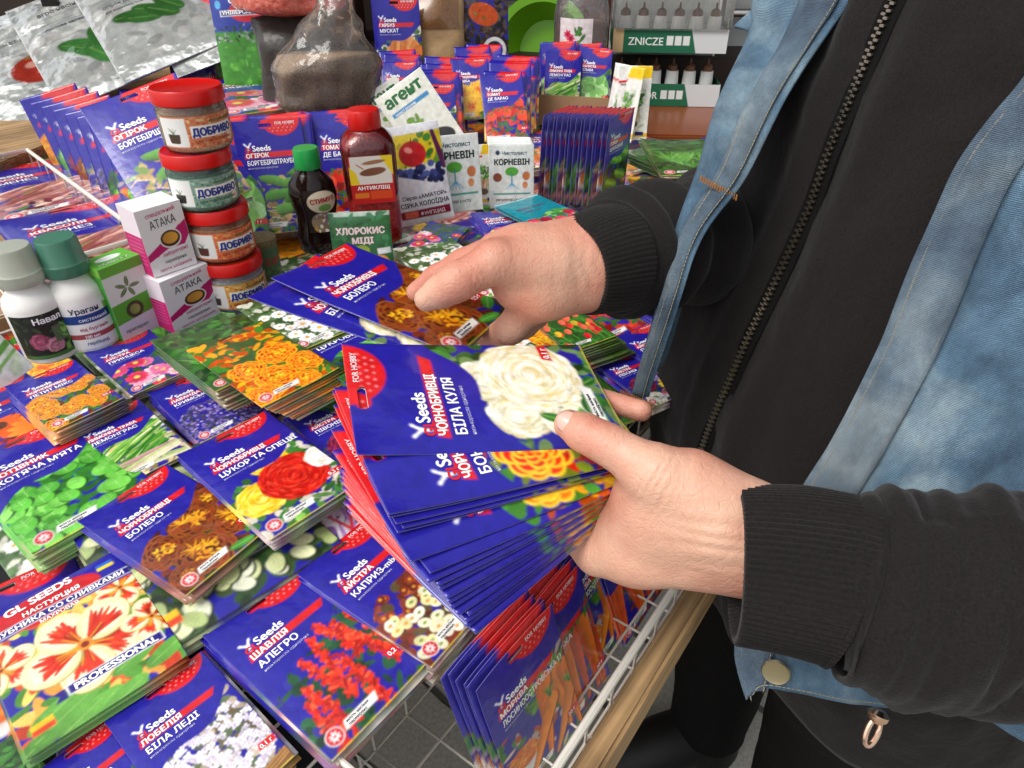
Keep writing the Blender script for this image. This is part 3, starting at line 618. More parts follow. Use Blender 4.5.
def D_sulfur():
    a = Art(84, 140, 104, 174, 'dcdce0'); a.poly([(0, 12), (84, 12), (84, 52), (0, 60)], 'd8c020')
    a.clip = np.clip((58 - a.Y) * (a.Y - 12) / 10, 0, 1); a.mottle(np.ones_like(a.X), ('c8b020', '5a8a2c', '3b7a2c', 'e0d040'), 9, 3, 90); a.clip = None
    a.ell(38, 40, 20, 18, 0, 'b81c20', 0, .3); a.ell(33, 34, 6, 4, .4, 'e88a80'); a.cap(38, 26, 40, 18, 1, .8, '5a3a1a'); a.cap(72, 14, 82, 62, 3, 5, '5a1a4a')
    for _ in range(60): a.ell(a.rg.uniform(14, 80), a.rg.uniform(56, 82), 4.6, 4.6, 0, a.rg.choice(('2c3060', '3a4480', '4a5a98', '1c2048')), .15, .3)
    a.poly([(0, 64), (84, 92), (84, 140), (0, 140)], 'e6e4e8')
    a.t('Серія «АМАТОР»', 10, 103, 7.5, '2a2a3a', 0, .02, 68); a.t('СІРКА КОЛОЇДНА', 6, 114, 9, '22222e', 0, .03, 74)
    a.poly([(4, 119), (80, 119), (80, 131), (4, 131)], '8a1a34'); a.poly([(10, 120.5), (30, 120.5), (30, 129.5), (10, 129.5)], 'e86a50'); a.t('ФУНГІЦИД', 33, 128, 7, 'f0e0e4', 0, .02)
    a.hole = False; a.fat = 4; return a
DES['sulfur'] = D_sulfur
def D_korn():
    a = Art(80, 112, 100, 140, 'e4e8e4'); a.ell(15, 13, 4, 4, .8, '1c3a5a'); a.t('Чистолист', 22, 17, 9, '3a5a6a', 0, .02, 46); a.t('КОРНЕВІН', 8, 34, 14, '26342c', 0, .05, 64)
    a.ell(40, 46, 12, 8, 0, '5aa83a'); a.cap(40, 50, 40, 66, 1.2, 1, '3a8a9a'); [a.cap(40, 66, 40 + k * 6, 78, .8, .4, '3aa0c8') for k in (-2, -1, 0, 1, 2)]
    a.ell(14, 56, 8, 8, 0, '8a4a2c', 0, .2); a.ell(66, 54, 7, 8, 0, 'c87848', 0, .2); a.ell(64, 70, 5, 6, 0, 'd89060'); a.poly([(6, 84), (74, 84), (74, 87), (6, 87)], '3a9a8a')
    a.t('регулятор росту', 10, 98, 6.5, '3a4a44', 0, .01); a.hole = False; return a
DES['korn'] = D_korn
def D_hloro():
    a = Art(100, 110, 124, 136, '2f6a3c'); a.poly([(0, 0), (100, 0), (100, 7), (0, 7)], 'a8bcae'); a.mottle(np.ones_like(a.X), ('2f6a3c', '38784a', '285c34'), 10, 4, 60)
    a.t('ХЛОРОКИС', 10, 36, 15, 'ecd8d8', 0, .06, 80); a.t('МІДІ', 34, 52, 14, 'ecd8d8', 0, .06)
    a.ell(48, 64, 14, 9, 0, '8aa83a', 0, .2); a.ell(18, 72, 12, 8, 0, '3a4a8a'); [a.ell(8 + (k * 7) % 26, 66 + (k * 5) % 14, 3.6, 3.6, 0, '34407c', .2, .3) for k in range(12)]
    a.ell(56, 84, 14, 12, 0, 'b01c2c', 0, .25); a.ell(36, 88, 12, 11, 0, 'c83a34', 0, .25); a.ell(80, 84, 13, 11, .4, 'e09a50', 0, .2); a.ell(82, 98, 14, 9, 0, 'e8dcb8'); a.ell(82, 98, 8, 4, 0, 'c8a868'); a.poly([(74, 62), (96, 60), (97, 70), (75, 72)], 'dce4e4')
    a.hole = False; a.fat = 5; return a
DES['hloro'] = D_hloro
def D_herbs():
    a = Art(70, 150, 84, 180, 'f0f0ea'); a.poly([(38, 0), (70, 0), (70, 24), (32, 24)], 'f0c818'); a.poly([(0, 30), (36, 26), (36, 31), (0, 35)], 'd83030')
    a.clip = np.clip((a.Y - 42) / 2, 0, 1) * np.clip((128 - a.Y) / 2, 0, 1) * np.clip((a.X - 8) / 2, 0, 1) * np.clip((62 - a.X) / 2, 0, 1)
    a.mottle(np.ones_like(a.X), ('c8d8b8', 'd8e4cc'), 8, 1, 60); a.leaves(14, 56, 54, 88, 40, l=7)
    for k in range(22): x = 22 + k * 1.3; a.cap(x, 85, x + a.rg.uniform(-3, 3), 112, .8, .7, a.rg.choice(('e0a080', 'c87858', 'b8c890')), .1)
    a.ell(36, 116, 12, 8, 0, '6a5a4a'); a.clip = None; a.poly([(0, 134), (70, 134), (70, 143), (0, 143)], 'e8c030'); a.poly([(44, 132), (62, 132), (62, 140), (44, 140)], '2a2a7a'); a.t('зелень', 4, 39, 7, '3a3a44', 0, .02); a.hole = False; return a
DES['herbs'] = D_herbs
def D_lawn():
    a = Art(120, 190, 120, 192, '22389a'); u = a.X / 120; v = a.Y / 190
    a.field((v - .36) * 40, '3a8a1c'); a.mottle((v > .5) * 1., ('4a9a24', '3a8a1c', '5aac30'), 8, 2, 200); a.mottle(((v > .3) & (v < .47)) * 1., ('1c3418', '2a4a24', '14240f', '8a9a90'), 5, 3, 300); a.mottle(((v > .44) & (v < .48)) * 1., ('e0e0e0', 'c0c8c0'), 2, 3, 60)
    a.ell(62, 38, 30, 17, 0, 'c81a22'); a.poly([(16, 46), (108, 42), (108, 32), (16, 36)], 'e8e8f0'); a.poly([(18, 44.5), (106, 41), (106, 33), (18, 36.8)], '28307a'); a.t('УНІВЕРСАЛЬНИЙ', 20, 42.5, 8.5, 'ffffff', 2, .05, 84)
    a.t('GL SEEDS', 34, 24, 13, 'ffffff', 0, .05); a.t('газонна трава', 42, 32, 5.5, 'ffffff', 0, .02); a.poly([(88, 20), (104, 20), (104, 24), (88, 24)], '2a8ad0'); a.poly([(88, 24), (104, 24), (104, 28), (88, 28)], 'e8d818'); a.ell(14, 26, 5, 7, 0, '5ab0e0')
    a.poly([(78, 190), (120, 140), (120, 190)], 'c83018'); a.poly([(40, 172), (92, 166), (92, 174), (40, 180)], '203828'); a.t('НАСІННЯ ГАЗОНУ', 43, 177, 6, 'ffffff', 5, .03, 44)
    a.hole = False; a.fat = 7; a.back = '22389a'; return a
DES['lawn'] = D_lawn
def silver(kind):
    def f():
        a = Art(150, 215, 120, 172, 'bcc0bc'); a.mottle(np.ones_like(a.X), ('b4b8b6', 'c8cac8', 'bec2be', 'd0d0cc'), 16, 5, 160)
        a.cap(148, 0, 148, 215, 1.4, 1.4, 'a83a34')
        if kind == 0:
            a.ell(78, 130, 36, 28, .1, 'b83a2c', 0, .3); a.ell(70, 120, 9, 6, 0, 'e0a090'); a.daisy(80, 106, 14, '4a8a34', '3b6a2c', 6, .09); a.t('томат рожевий', 40, 70, 10, '8a8c90')
        elif kind == 1:
            for k in range(7): a.leaf(56 + k * 9, 122 + (k % 3) * 14, 26, 13, .5 + k * .3, '3f7a3a')
            a.ell(100, 58, 16, 13, 0, '9ab4c8'); a.t('агро насіння', 30, 44, 10, '70747a'); a.t('листова зелень', 30, 76, 7, '70747a')
        elif kind == 2:
            for k in range(5): a.leaf(50 + k * 12, 110 + (k % 2) * 10, 24, 11, .2 + k * .2, '3a6f34')
            a.ell(95, 56, 15, 10, .3, '4a78c0'); a.ell(42, 12, 13, 6, .4, '2a8a5a'); a.t('огірок ранній', 24, 80, 8, '70747a'); a.t('для відкритого ґрунту', 24, 90, 5, '70747a')
        else:
            a.mottle((a.Y < 90) * 1., ('b8b0d0', 'c8c0dc', 'a8a4c8'), 18, 2, 60); a.pom(70, 30, 24, ('e08a80', 'f0b0a0', 'd87068'), 60, .3); a.pom(110, 150, 26, ('e8b8b0', 'f4d8d0'), 70, .3)
            for k in range(30): a.ell(a.rg.uniform(10, 140), a.rg.uniform(80, 190), 11, 7, a.rg.uniform(0, 3), a.rg.choice(('dcdcd8', 'ccd4c4', 'e8e8e0')), .05)
            a.daisy(86, 80, 12, 'f0e070', 'e8c030', 6, .25)
        for _ in range(5): y = a.rg.uniform(50, 100); a.cap(20, y, a.rg.uniform(60, 110), y - 2, .5, .5, '8c9092')
        a.hole = False; a.fat = 4; a.mat = 'metalfoil'; return a
    return f
for k in range(4): DES['silver%d' % k] = silver(k)
def D_poster():
    a = Art(80, 110, 80, 110, 'ecdfe0'); a.leaves(38, 58, 20, 80, 18, l=8)
    for x, y in ((22, 34), (24, 66), (60, 76), (30, 42)): a.daisy(x, y, 10, 'd83058', '8a1a34', 7, .25)
    a.t('весняні квіти', 14, 100, 7, '5a4a4a'); a.hole = False; a.fat = .5; return a
DES['poster'] = D_poster
def D_food():
    a = Art(PW, PH, NX, NY, '2a2c8a'); a.clip = np.clip((a.Y - 30) / 2, 0, 1); bgm(a, ('3a2a20', '1c1c1c', '5a4a3a')); a.ell(45, 55, 30, 20, .3, 'c8501c'); a.mottle(((a.X - 45) ** 2 / 800 + (a.Y - 55) ** 2 / 350 < 1) * 1., ('e07828', 'b03a14', '5a8a2c'), 5, 1, 90)
    a.ell(66, 120, 24, 24, 0, 'e8e8ec'); a.ell(66, 120, 17, 17, 0, '2a2a30'); a.ell(30, 148, 30, 12, 0, 'e4e4ec'); a.clip = None
    a.t('САЛАТ', 12, 20, 13, 'ffffff', 0, .04); return a
DES['food'] = D_food
def D_left():
    a = Art(80, 112, 100, 140, 'eceee8'); a.mottle((a.Y > 66) * 1., ('cfe0c0', 'e4ece0'), 12, 2, 60); a.poly([(0, 84), (80, 66), (80, 74), (0, 96)], '6aa84a'); a.poly([(0, 100), (80, 80), (80, 84), (0, 106)], '8ac068')
    a.t('УРАГАН', 8, 40, 20, 'c01c24', 0, .06, 66); a.ell(40, 16, 12, 8, 0, '2a5aa0', 0, .2); a.t('системний гербіцид', 14, 54, 7, '3a7a3a', 0, .02, 56); a.t('15 мл', 30, 78, 7, '2a4a2a', 0, .02); a.hole = False; return a
DES['leftsach'] = D_left
# ---------------------------------------------------------------- ground
def paving_mat():
    m = mat('paving', lin('8a8880'), .75); t = m.node_tree; b = t.nodes['Principled BSDF']
    tc = t.nodes.new('ShaderNodeTexCoord'); mp = t.nodes.new('ShaderNodeMapping'); mp.inputs['Rotation'].default_value = (0, 0, R(38)); t.links.new(tc.outputs['Object'], mp.inputs[0])
    nz = t.nodes.new('ShaderNodeTexNoise'); nz.inputs['Scale'].default_value = 9; t.links.new(mp.outputs[0], nz.inputs[0])
    mx = t.nodes.new('ShaderNodeMix'); mx.data_type = 'VECTOR'; mx.inputs[0].default_value = .03; t.links.new(mp.outputs[0], mx.inputs[4]); t.links.new(nz.outputs[1], mx.inputs[5])
    br = t.nodes.new('ShaderNodeTexBrick'); br.inputs['Scale'].default_value = 1; br.inputs['Brick Width'].default_value = .24; br.inputs['Row Height'].default_value = .16; br.inputs['Mortar Size'].default_value = .008; br.inputs['Mortar Smooth'].default_value = .6
    br.inputs['Color1'].default_value = (*lin('aaa89e'), 1); br.inputs['Color2'].default_value = (*lin('9a988e'), 1); br.inputs['Mortar'].default_value = (*lin('54524c'), 1)
    t.links.new(mx.outputs[1], br.inputs[0])
    n2 = t.nodes.new('ShaderNodeTexNoise'); n2.inputs['Scale'].default_value = 160; n2.inputs['Detail'].default_value = 4; t.links.new(tc.outputs['Object'], n2.inputs[0])
    m2 = t.nodes.new('ShaderNodeMix'); m2.data_type = 'RGBA'; m2.blend_type = 'OVERLAY'; m2.inputs[0].default_value = .45; t.links.new(br.outputs[0], m2.inputs[6]); t.links.new(n2.outputs[0], m2.inputs[7]); t.links.new(m2.outputs[2], b.inputs['Base Color'])
    bp = t.nodes.new('ShaderNodeBump'); bp.inputs['Distance'].default_value = .006; bp.invert = True; t.links.new(br.outputs[1], bp.inputs['Height']); t.links.new(bp.outputs[0], b.inputs['Normal'])
    return m
mb = MB(); mb.add([(-200, -200, 0), (200, -200, 0), (200, 200, 0), (-200, 200, 0)], [(0, 1, 2, 3)])
tag(mb.build('pavement', paving_mat()), 'grey interlocking paving stones', kind='structure')
# ---------------------------------------------------------------- market table
TL_ = .655; _a, _b = W(566, 768, .738), W(672, 603, .738); E0 = Vector((_a.x, _a.y, 0)); EV = Vector((_b.x - _a.x, _b.y - _a.y, 0)).normalized(); NV = Vector((-EV.y, EV.x, 0))
def T(a, b, z=0): return E0 + EV * a + NV * b + Vector((0, 0, z))      # a along the edge, b inwards
RT = Matrix((EV, NV, Vector((0, 0, 1)))).transposed()
tb = empty('market_table', T(.6, .9, 0), 'long wooden market table covered in seed packets', 'table')
def under(o, root=None):
    root = root or tb; mw = o.matrix_world.copy(); o.parent = root; bpy.context.view_layer.update(); o.matrix_parent_inverse = Matrix.Translation(-Vector(root.location)); return o
A0, A1 = -1.1, 2.35
for i in range(1, 14):
    a1 = 1.2 if i < 4 else A1; mb = MB(); mb.box(T((A0 + a1) / 2, .09 + .145 * i, TL_ - .014), (a1 - A0, .139, .022), RT, bev=.002); under(mb.build('plank', M['wood']))
for b_ in (-.014, 2.16):
    a1 = 1.2 if b_ < 0 else A1; mb = MB(); mb.box(T((A0 + a1) / 2, b_ + .004, .714), (a1 - A0 + .04, .017, .040), RT, bev=.003); under(mb.build('edge_board', M['wood']))
for a in (A0 + .1, .9, A1 - .1):
    for b in (.2, 2.0):
        mb = MB(); mb.box(T(a, b, (TL_ - .03) / 2), (.06, .06, TL_ - .03), RT, bev=.004); under(mb.build('leg', M['wood']))
M['cloth'] = mat('void_shade_cloth', lin('1a1a1e'), .9, bump=[(60, .002)])  # black colour stands in for the shade of the void below the basket
def riser(pts, z0, z1, label):
    mb = MB(); n = len(pts); P0 = [T(p[0], p[1], z0) for p in pts]; P1 = [T(p[0], p[1], z1) for p in pts]
    mb.add(P0 + P1, [tuple(range(n))[::-1], tuple(range(n, 2 * n))] + [(i, (i + 1) % n, n + (i + 1) % n, n + i) for i in range(n)])
    return tag(mb.build('covered_riser', M['cloth']), label, 'display riser')
riser([(A0 + .02, .035), (-.095, .035), (-.095, .165), (1.17, .165), (1.17, .62), (1.6, .76), (1.6, 2.1), (A0 + .02, 2.1)], TL_, TZ, 'black cloth covered riser lifting the packets, its black standing in for the shaded void')
# ---------------------------------------------------------------- wire baskets
def basket(c, ax, ay, h, label, nx=10, ny=8, nh=2, sides=(1, 1, 1, 1), rr=.0019, dense=None):
    """c: a bottom corner, ax/ay: edge vectors; rims, uprights, base grid"""
    root = empty('wire_basket', c, label, 'basket', 'white wire baskets on the table'); up = Vector((0, 0, h)); L0 = Vector()
    m = MB(); m.tube([L0 + up, ax + up, ax + ay + up, ay + up], rr * 1.6, 8, closed=True); m.build('rim', M['wire'], root, True)
    m = MB()
    P = [(L0, ax, nx), (ax, ay, ny), (ax + ay, -ax, nx), (ay, -ay, ny)]
    for k, (o, d, n) in enumerate(P):
        for i in range(n + 1): m.tube([o + d * (i / n), o + d * (i / n) + up], rr * .6, 5)
        for j in range(1, nh): m.tube([o + up * (j / nh), o + d + up * (j / nh)], rr * .6, 5)
    m.build('side_grid', M['wire'], root, True); m = MB()
    for i in range(nx + 1): m.tube([ax * (i / nx), ax * (i / nx) + ay], rr * .6, 5)
    for i in range(ny + 1): m.tube([ay * (i / ny), ay * (i / ny) + ax], rr * .6, 5)
    m.build('base_grid', M['wire'], root, True); return root
# ---------------------------------------------------------------- packets lying on the front of the table
z = TZ + .03
stack('salvia', (203, 638), (333, 762), z, 6, 'seed packet with red spiky salvia flowers on blue, front centre', 'salvia packets', ['salvia', 'carrot', 'gwhite', 'salvia'], seed=1)
stack('lobelia', (104, 722), (192, 850), z - .004, 6, 'seed packet with white lobelia flowers in a woven basket, bottom left', 'lobelia packets', ['lobelia', 'white'], seed=2)
stack('pink', (24, 782), (100, 900), z - .008, 4, 'blue packet cut by the lower left corner, mostly hidden', 'blue corner packets', seed=3)
stack('ggreen', (-75, 800), (-10, 900), z - .01, 3, 'green packet at the lower left corner of the table', 'green corner packets', seed=4)
stack('nast', (-28, 626), (27, 760), z + .006, 4, 'large packet with cream and red nasturtium flower, professional banner', 'nasturtium packets', seed=5)
stack('wbean', (55, 510), (150, 664), z + .004, 6, 'large packet of pale green beans with a collection banner', 'bean collection packets', seed=6)
stack('purp', (205, 463), (281, 572), z + .002, 6, 'purple and white striped packet with collection banner under yellow and red flowers', 'purple collection packets', seed=7)
stack('kapryz', (297, 576), (432, 668), z + .004, 9, 'packet of small brown and cream asters beside the red salvia', 'brown and cream aster packets', ['gwhite', 'kapryz', 'gaster'], seed=8)
stack('bolero', (78, 523), (187, 596), z + .02, 5, 'flat packet of dark brown marigolds lying on green bean packet', 'brown marigold packets', seed=9)
stack('mint', (-45, 466), (34, 556), z + .012, 9, 'packet covered in round green catnip leaves', 'catnip packets', seed=10, jit=.002)
stack('lemon', (64, 432), (115, 490), z + .012, 5, 'packet of lemongrass stalks and tea glasses', 'lemongrass packets', seed=11)
stack('gaz', (-66, 412), (0, 468), z + .006, 6, 'packet with an orange gazania flower at the left edge', 'gazania packets', seed=12)
stack('mari', (5, 388), (52, 432), z + .03, 10, 'packet crowded with red and yellow marigolds below the white bottles', 'red and yellow marigold packets', seed=13)
stack('pink', (84, 354), (132, 396), z + .012, 4, 'packet of pink and white asters beside the marigold pile', 'pink aster packets', ['gpink', 'gwhite'], seed=14)
stack('lav', (148, 394), (200, 444), z + .006, 5, 'packet of purple lavender sprigs', 'lavender packets', seed=15)
stack('sugar', (177, 457), (270, 541), z + .03, 6, 'packet with round yellow and red marigold heads', 'yellow and red marigold packets', seed=16)
stack('aster', (284, 418), (352, 478), z + .012, 4, 'blue packet half under the fan of held packets', 'half hidden blue packets', seed=17)
# shallow leaning rows between the piles
stack('ggreen', (150, 342), (216, 392), z + .045, 9, 'green leafy packet on the banded pile behind the lavender', 'green leaf packets', ['ggreen'], seed=18, slide=(.0005, -.001))
stack('gorange', (186, 352), (262, 408), z + .052, 11, 'packet of orange marigolds tied in a rubber band', 'banded orange marigold packets', ['gorange', 'ggreen', 'gorange'], seed=19, slide=(.0025, -.0008), step=.0024, jit=.001)
stack('ggreen', (222, 322), (300, 372), z + .035, 7, 'green packet between banded marigolds and held packets', 'narrow green packets', ['ggreen', 'gwhite'], seed=20, slide=(.002, 0))
stack('peas', (272, 334), (372, 402), z + .045, 4, 'blue packet with pea pods under the held brown marigold packet', 'pea packets', seed=21)
stack('gwhite', (236, 308), (300, 352), z + .05, 6, 'packet of white flowers by the lowest jar', 'white flower packets', ['gwhite', 'ggreen'], seed=22, slide=(.002, -.001))
stack('cabb', (240, 360), (330, 430), z + .012, 4, 'blue cabbage packet beneath the banded marigolds', 'cabbage packets', seed=23)
stack('carrot2', (300, 290), (360, 340), z + .03, 4, 'blue packet of crowded carrots hidden behind held packets', 'hidden carrot packets', seed=24)
stack('tomato', (330, 400), (430, 470), z + .006, 4, 'packet of red tomatoes beneath the fan of packets', 'tomato packets', seed=25)
stack('pump', (420, 470), (540, 550), z + .0, 3, 'pumpkin packet beneath the fan of packets', 'pumpkin packets', seed=26)
# right of the hands
stack('aster', (594, 364), (652, 408), z + .012, 4, 'blue packet of dark red, violet and yellow asters beside the jacket', 'mixed aster packets', seed=27)
stack('pink', (612, 338), (680, 384), z + .018, 4, 'blue packet of pink flowers touching the denim jacket', 'blue and pink flower packets', seed=28)
stack('white', (640, 312), (700, 350), z + .02, 4, 'blue packet with white flowers behind the other blue packets near the jacket', 'far white flower packets', seed=29)
stack('gtulip', (520, 312), (570, 352), z + .045, 12, 'packet of red tulips on a tall green pile by the black cuff', 'tulip packets', ['gtulip', 'ggreen'], seed=30, slide=(.0022, -.0005), step=.0024)
stack('gwhite', (455, 345), (520, 395), z + .03, 6, 'packet with white blossoms under the right hand', 'white blossom packets', ['gwhite', 'ggreen'], seed=31)
# middle distance
stack('gpink', (430, 222), (400, 250), z + .035, 4, 'packet of bright pink blossoms behind the right hand', 'bright pink blossom packets', seed=32)
stack('pink', (470, 214), (500, 250), z + .035, 4, 'blue edged packet of pink petals left of the teal packet', 'pink petal packets', seed=33)
stack('gwhite', (392, 250), (440, 292), z + .035, 4, 'packet of small white flowers right of the green copper sachet', 'small white flower packets', seed=34)
stack('radish', (494, 207), (556, 236), z + .05, 3, 'teal packet with red radishes', 'radish packets', seed=35)
stack('gaster', (420, 252), (480, 300), z + .02, 3, 'packet of dark purple asters under the right hand', 'dark purple packets', seed=36)
stack('ggreen', (520, 232), (590, 280), z + .02, 3, 'green packet under the right wrist', 'wrist green packets', seed=37)
stack('mint', (590, 250), (650, 300), z + .02, 3, 'green and blue packet under the right sleeve', 'sleeve packets', seed=38)
# right far piles
stack('ggreen', (640, 140), (662, 176), z + .05, 3, 'green packet at the foot of the tall herb sachet', 'herb foot packets', seed=40)
stack('ggreen', (622, 152), (690, 178), z + .03, 9, 'long green packets with a white price slip beside the blue upright row', 'long green packets', seed=41, slide=(.001, -.001))
stack('aster', (668, 150), (696, 170), z + .045, 4, 'small blue packet of asters near the far table edge', 'far blue aster packets', seed=42)
stack('lav', (702, 138), (726, 160), z + .05, 4, 'blue packet right beside the jacket at the far end', 'far end packets', seed=43)
stack('gorange', (626, 178), (668, 214), z + .0, 3, 'yellow orange packet below the long green packets', 'yellow orange packets', seed=44)
# carrots and others leaning in the front basket
def lean(key, TL, TR, BL, zt, zb, n, label, short, step=.004, alt=None, seed=0, shift=(0, 0), back=0):
    tl, tr, bl = W(*TL, zt), W(*TR, zt), W(*BL, zb); m, L = frame(tl, bl, tr); s = (tr - tl).length / .095
    a = DES[key] if not callable(DES[key]) else None; pm(key, 1); a = DES[key]
    ctr = tl + m @ Vector((a.w / 2000 * s, -a.h / 2000 * s, 0)); nz = m @ Vector((0, 0, 1)); rg = random.Random(seed); ctr = ctr - nz * back
    packet_at(key, m, ctr, s, label, 1)
    for i in range(1, n):
        c = ctr - nz * step * i + m @ Vector((shift[0] * i + rg.uniform(-.002, .002), shift[1] * i + rg.uniform(-.003, .003), 0))
        packet_at((alt or [key])[i % len(alt or [key])], m, c, s, f'{ORD[i - 1]} packet from the front of the row of {short}', 4, False, group=f'row of {short}')
lean('carrot', (474, 690), (552, 609), (512, 790), .772, .662, 6, 'packet with long bright carrots and a bowl, nearest in the front basket', 'leaning carrot packets', seed=1, shift=(-.0022, .004), step=.0028)
lean('carrot2', (532, 652), (596, 578), (566, 744), .765, .66, 5, 'packet of bunched orange carrots, second in the front basket', 'second carrot packets', seed=2, shift=(-.003, .004), step=.003, back=.016)
lean('carrot', (583, 590), (636, 528), (612, 676), .76, .66, 5, 'packet of carrots with an orange slice beneath the left hand', 'third carrot packets', seed=3, shift=(-.003, .004), step=.003, back=.03)
lean('carrot2', (630, 560), (676, 506), (654, 640), .755, .66, 4, 'packet of bunched carrots at the far end of the front basket', 'orange basket packets', seed=4, shift=(-.002, .002), step=.003, back=.036)
basket(T(-.075, .003, TL_ + .003), EV * 1.2, NV * .14, .088, 'long white wire basket along the front edge holding carrot packets', 34, 4, 3)
basket(T(-.46, .05, TZ + .003), EV * .37, NV * .3, .02, 'low white wire basket under the salvia packets', 9, 8, 1, rr=.002)
# ---------------------------------------------------------------- packets held in the hands
from mathutils import noise as mn
fTL, fTR, fBR, fBL = D(375, 458, .366), D(335, 352, .428), D(580, 346, .470), D(650, 446, .421)
fm, fL = frame(fTL, fBL, fTR); fs = 1.05; fTL = fTL + fm @ Vector((.000, .008, 0))
fctr = fTL + fm @ Vector((PW / 2000 * fs, -PH / 2000 * fs, 0)); fn = fm @ Vector((0, 0, 1))
piv = fctr + fm @ Vector((-.012, -.060, 0))
FAN = [('cream', 0)] + [('bonita', 11), ('bonita', 11.8), ('cream', 12.4), ('bonita', 13), ('fire', 13.8), ('samba', 18), ('fire', 20.6), ('samba', 22.6), ('fire', 23.3), ('samba', 24), ('fire', 26), ('samba', 26.8), ('fire', 27.5), ('samba', 29), ('fire', 29.8), ('samba', 30.5), ('fire', 31.6), ('bonita', 33)]
fdesc = {0: 'top packet of the fan in the left hand, cream white round marigolds', 1: 'packet of red and yellow marigolds showing just under the cream one in the held fan', 6: 'orange marigold packet in the middle of the held fan'}
for i, (k, th) in enumerate(FAN):
    rot = Matrix.Rotation(R(th), 3, fn); c = piv + rot @ (fctr - piv) - fn * (.0020 * i)
    rg = random.Random(i); c = c + fm @ Vector((rg.uniform(-.001, .001), rg.uniform(-.003, .003) + (.004 if i > 5 else 0), 0)) + rot @ fm @ Vector((-.012 if i > 0 else 0, 0, 0)) + rot @ fm @ Vector((-.008 if i > 5 else 0, 0, 0))
    packet_at(k, rot @ fm, c, fs, fdesc.get(i, f'{ORD[i - 1] if i else ""} packet down in the fan held by the left hand'), 1 if i < 8 else 3, group='fan of packets in the left hand')
hTL, hTR, hBL = D(269, 272, .505), D(316, 243, .560), D(484, 358, .462)
hm, hL = frame(hTL, hBL, hTR); hc = hTL + hm @ Vector((PW / 2000, -PH / 2000, 0)); hn = hm @ Vector((0, 0, 1)); hc = hc - Vector((0, 0, .007))
packet_at('bolero', hm, hc, 1.0, 'upper packet in the right hand, dark brown marigolds with golden centres', 1, group='packets in the right hand')
r2 = Matrix.Rotation(R(7), 3, hn)
packet_at('cream', r2 @ hm, hc - hn * .006 + hm @ Vector((-.016, .006, 0)), 1.0, 'lower packet in the right hand, cream marigolds mostly covered', 1, group='packets in the right hand')
packet_at('cream', Matrix.Rotation(R(4), 3, hn) @ hm, hc - hn * .009 + hm @ Vector((-.010, .004, 0)), 1.0, 'bottom packet in the right hand, only an edge showing', 12, group='packets in the right hand')
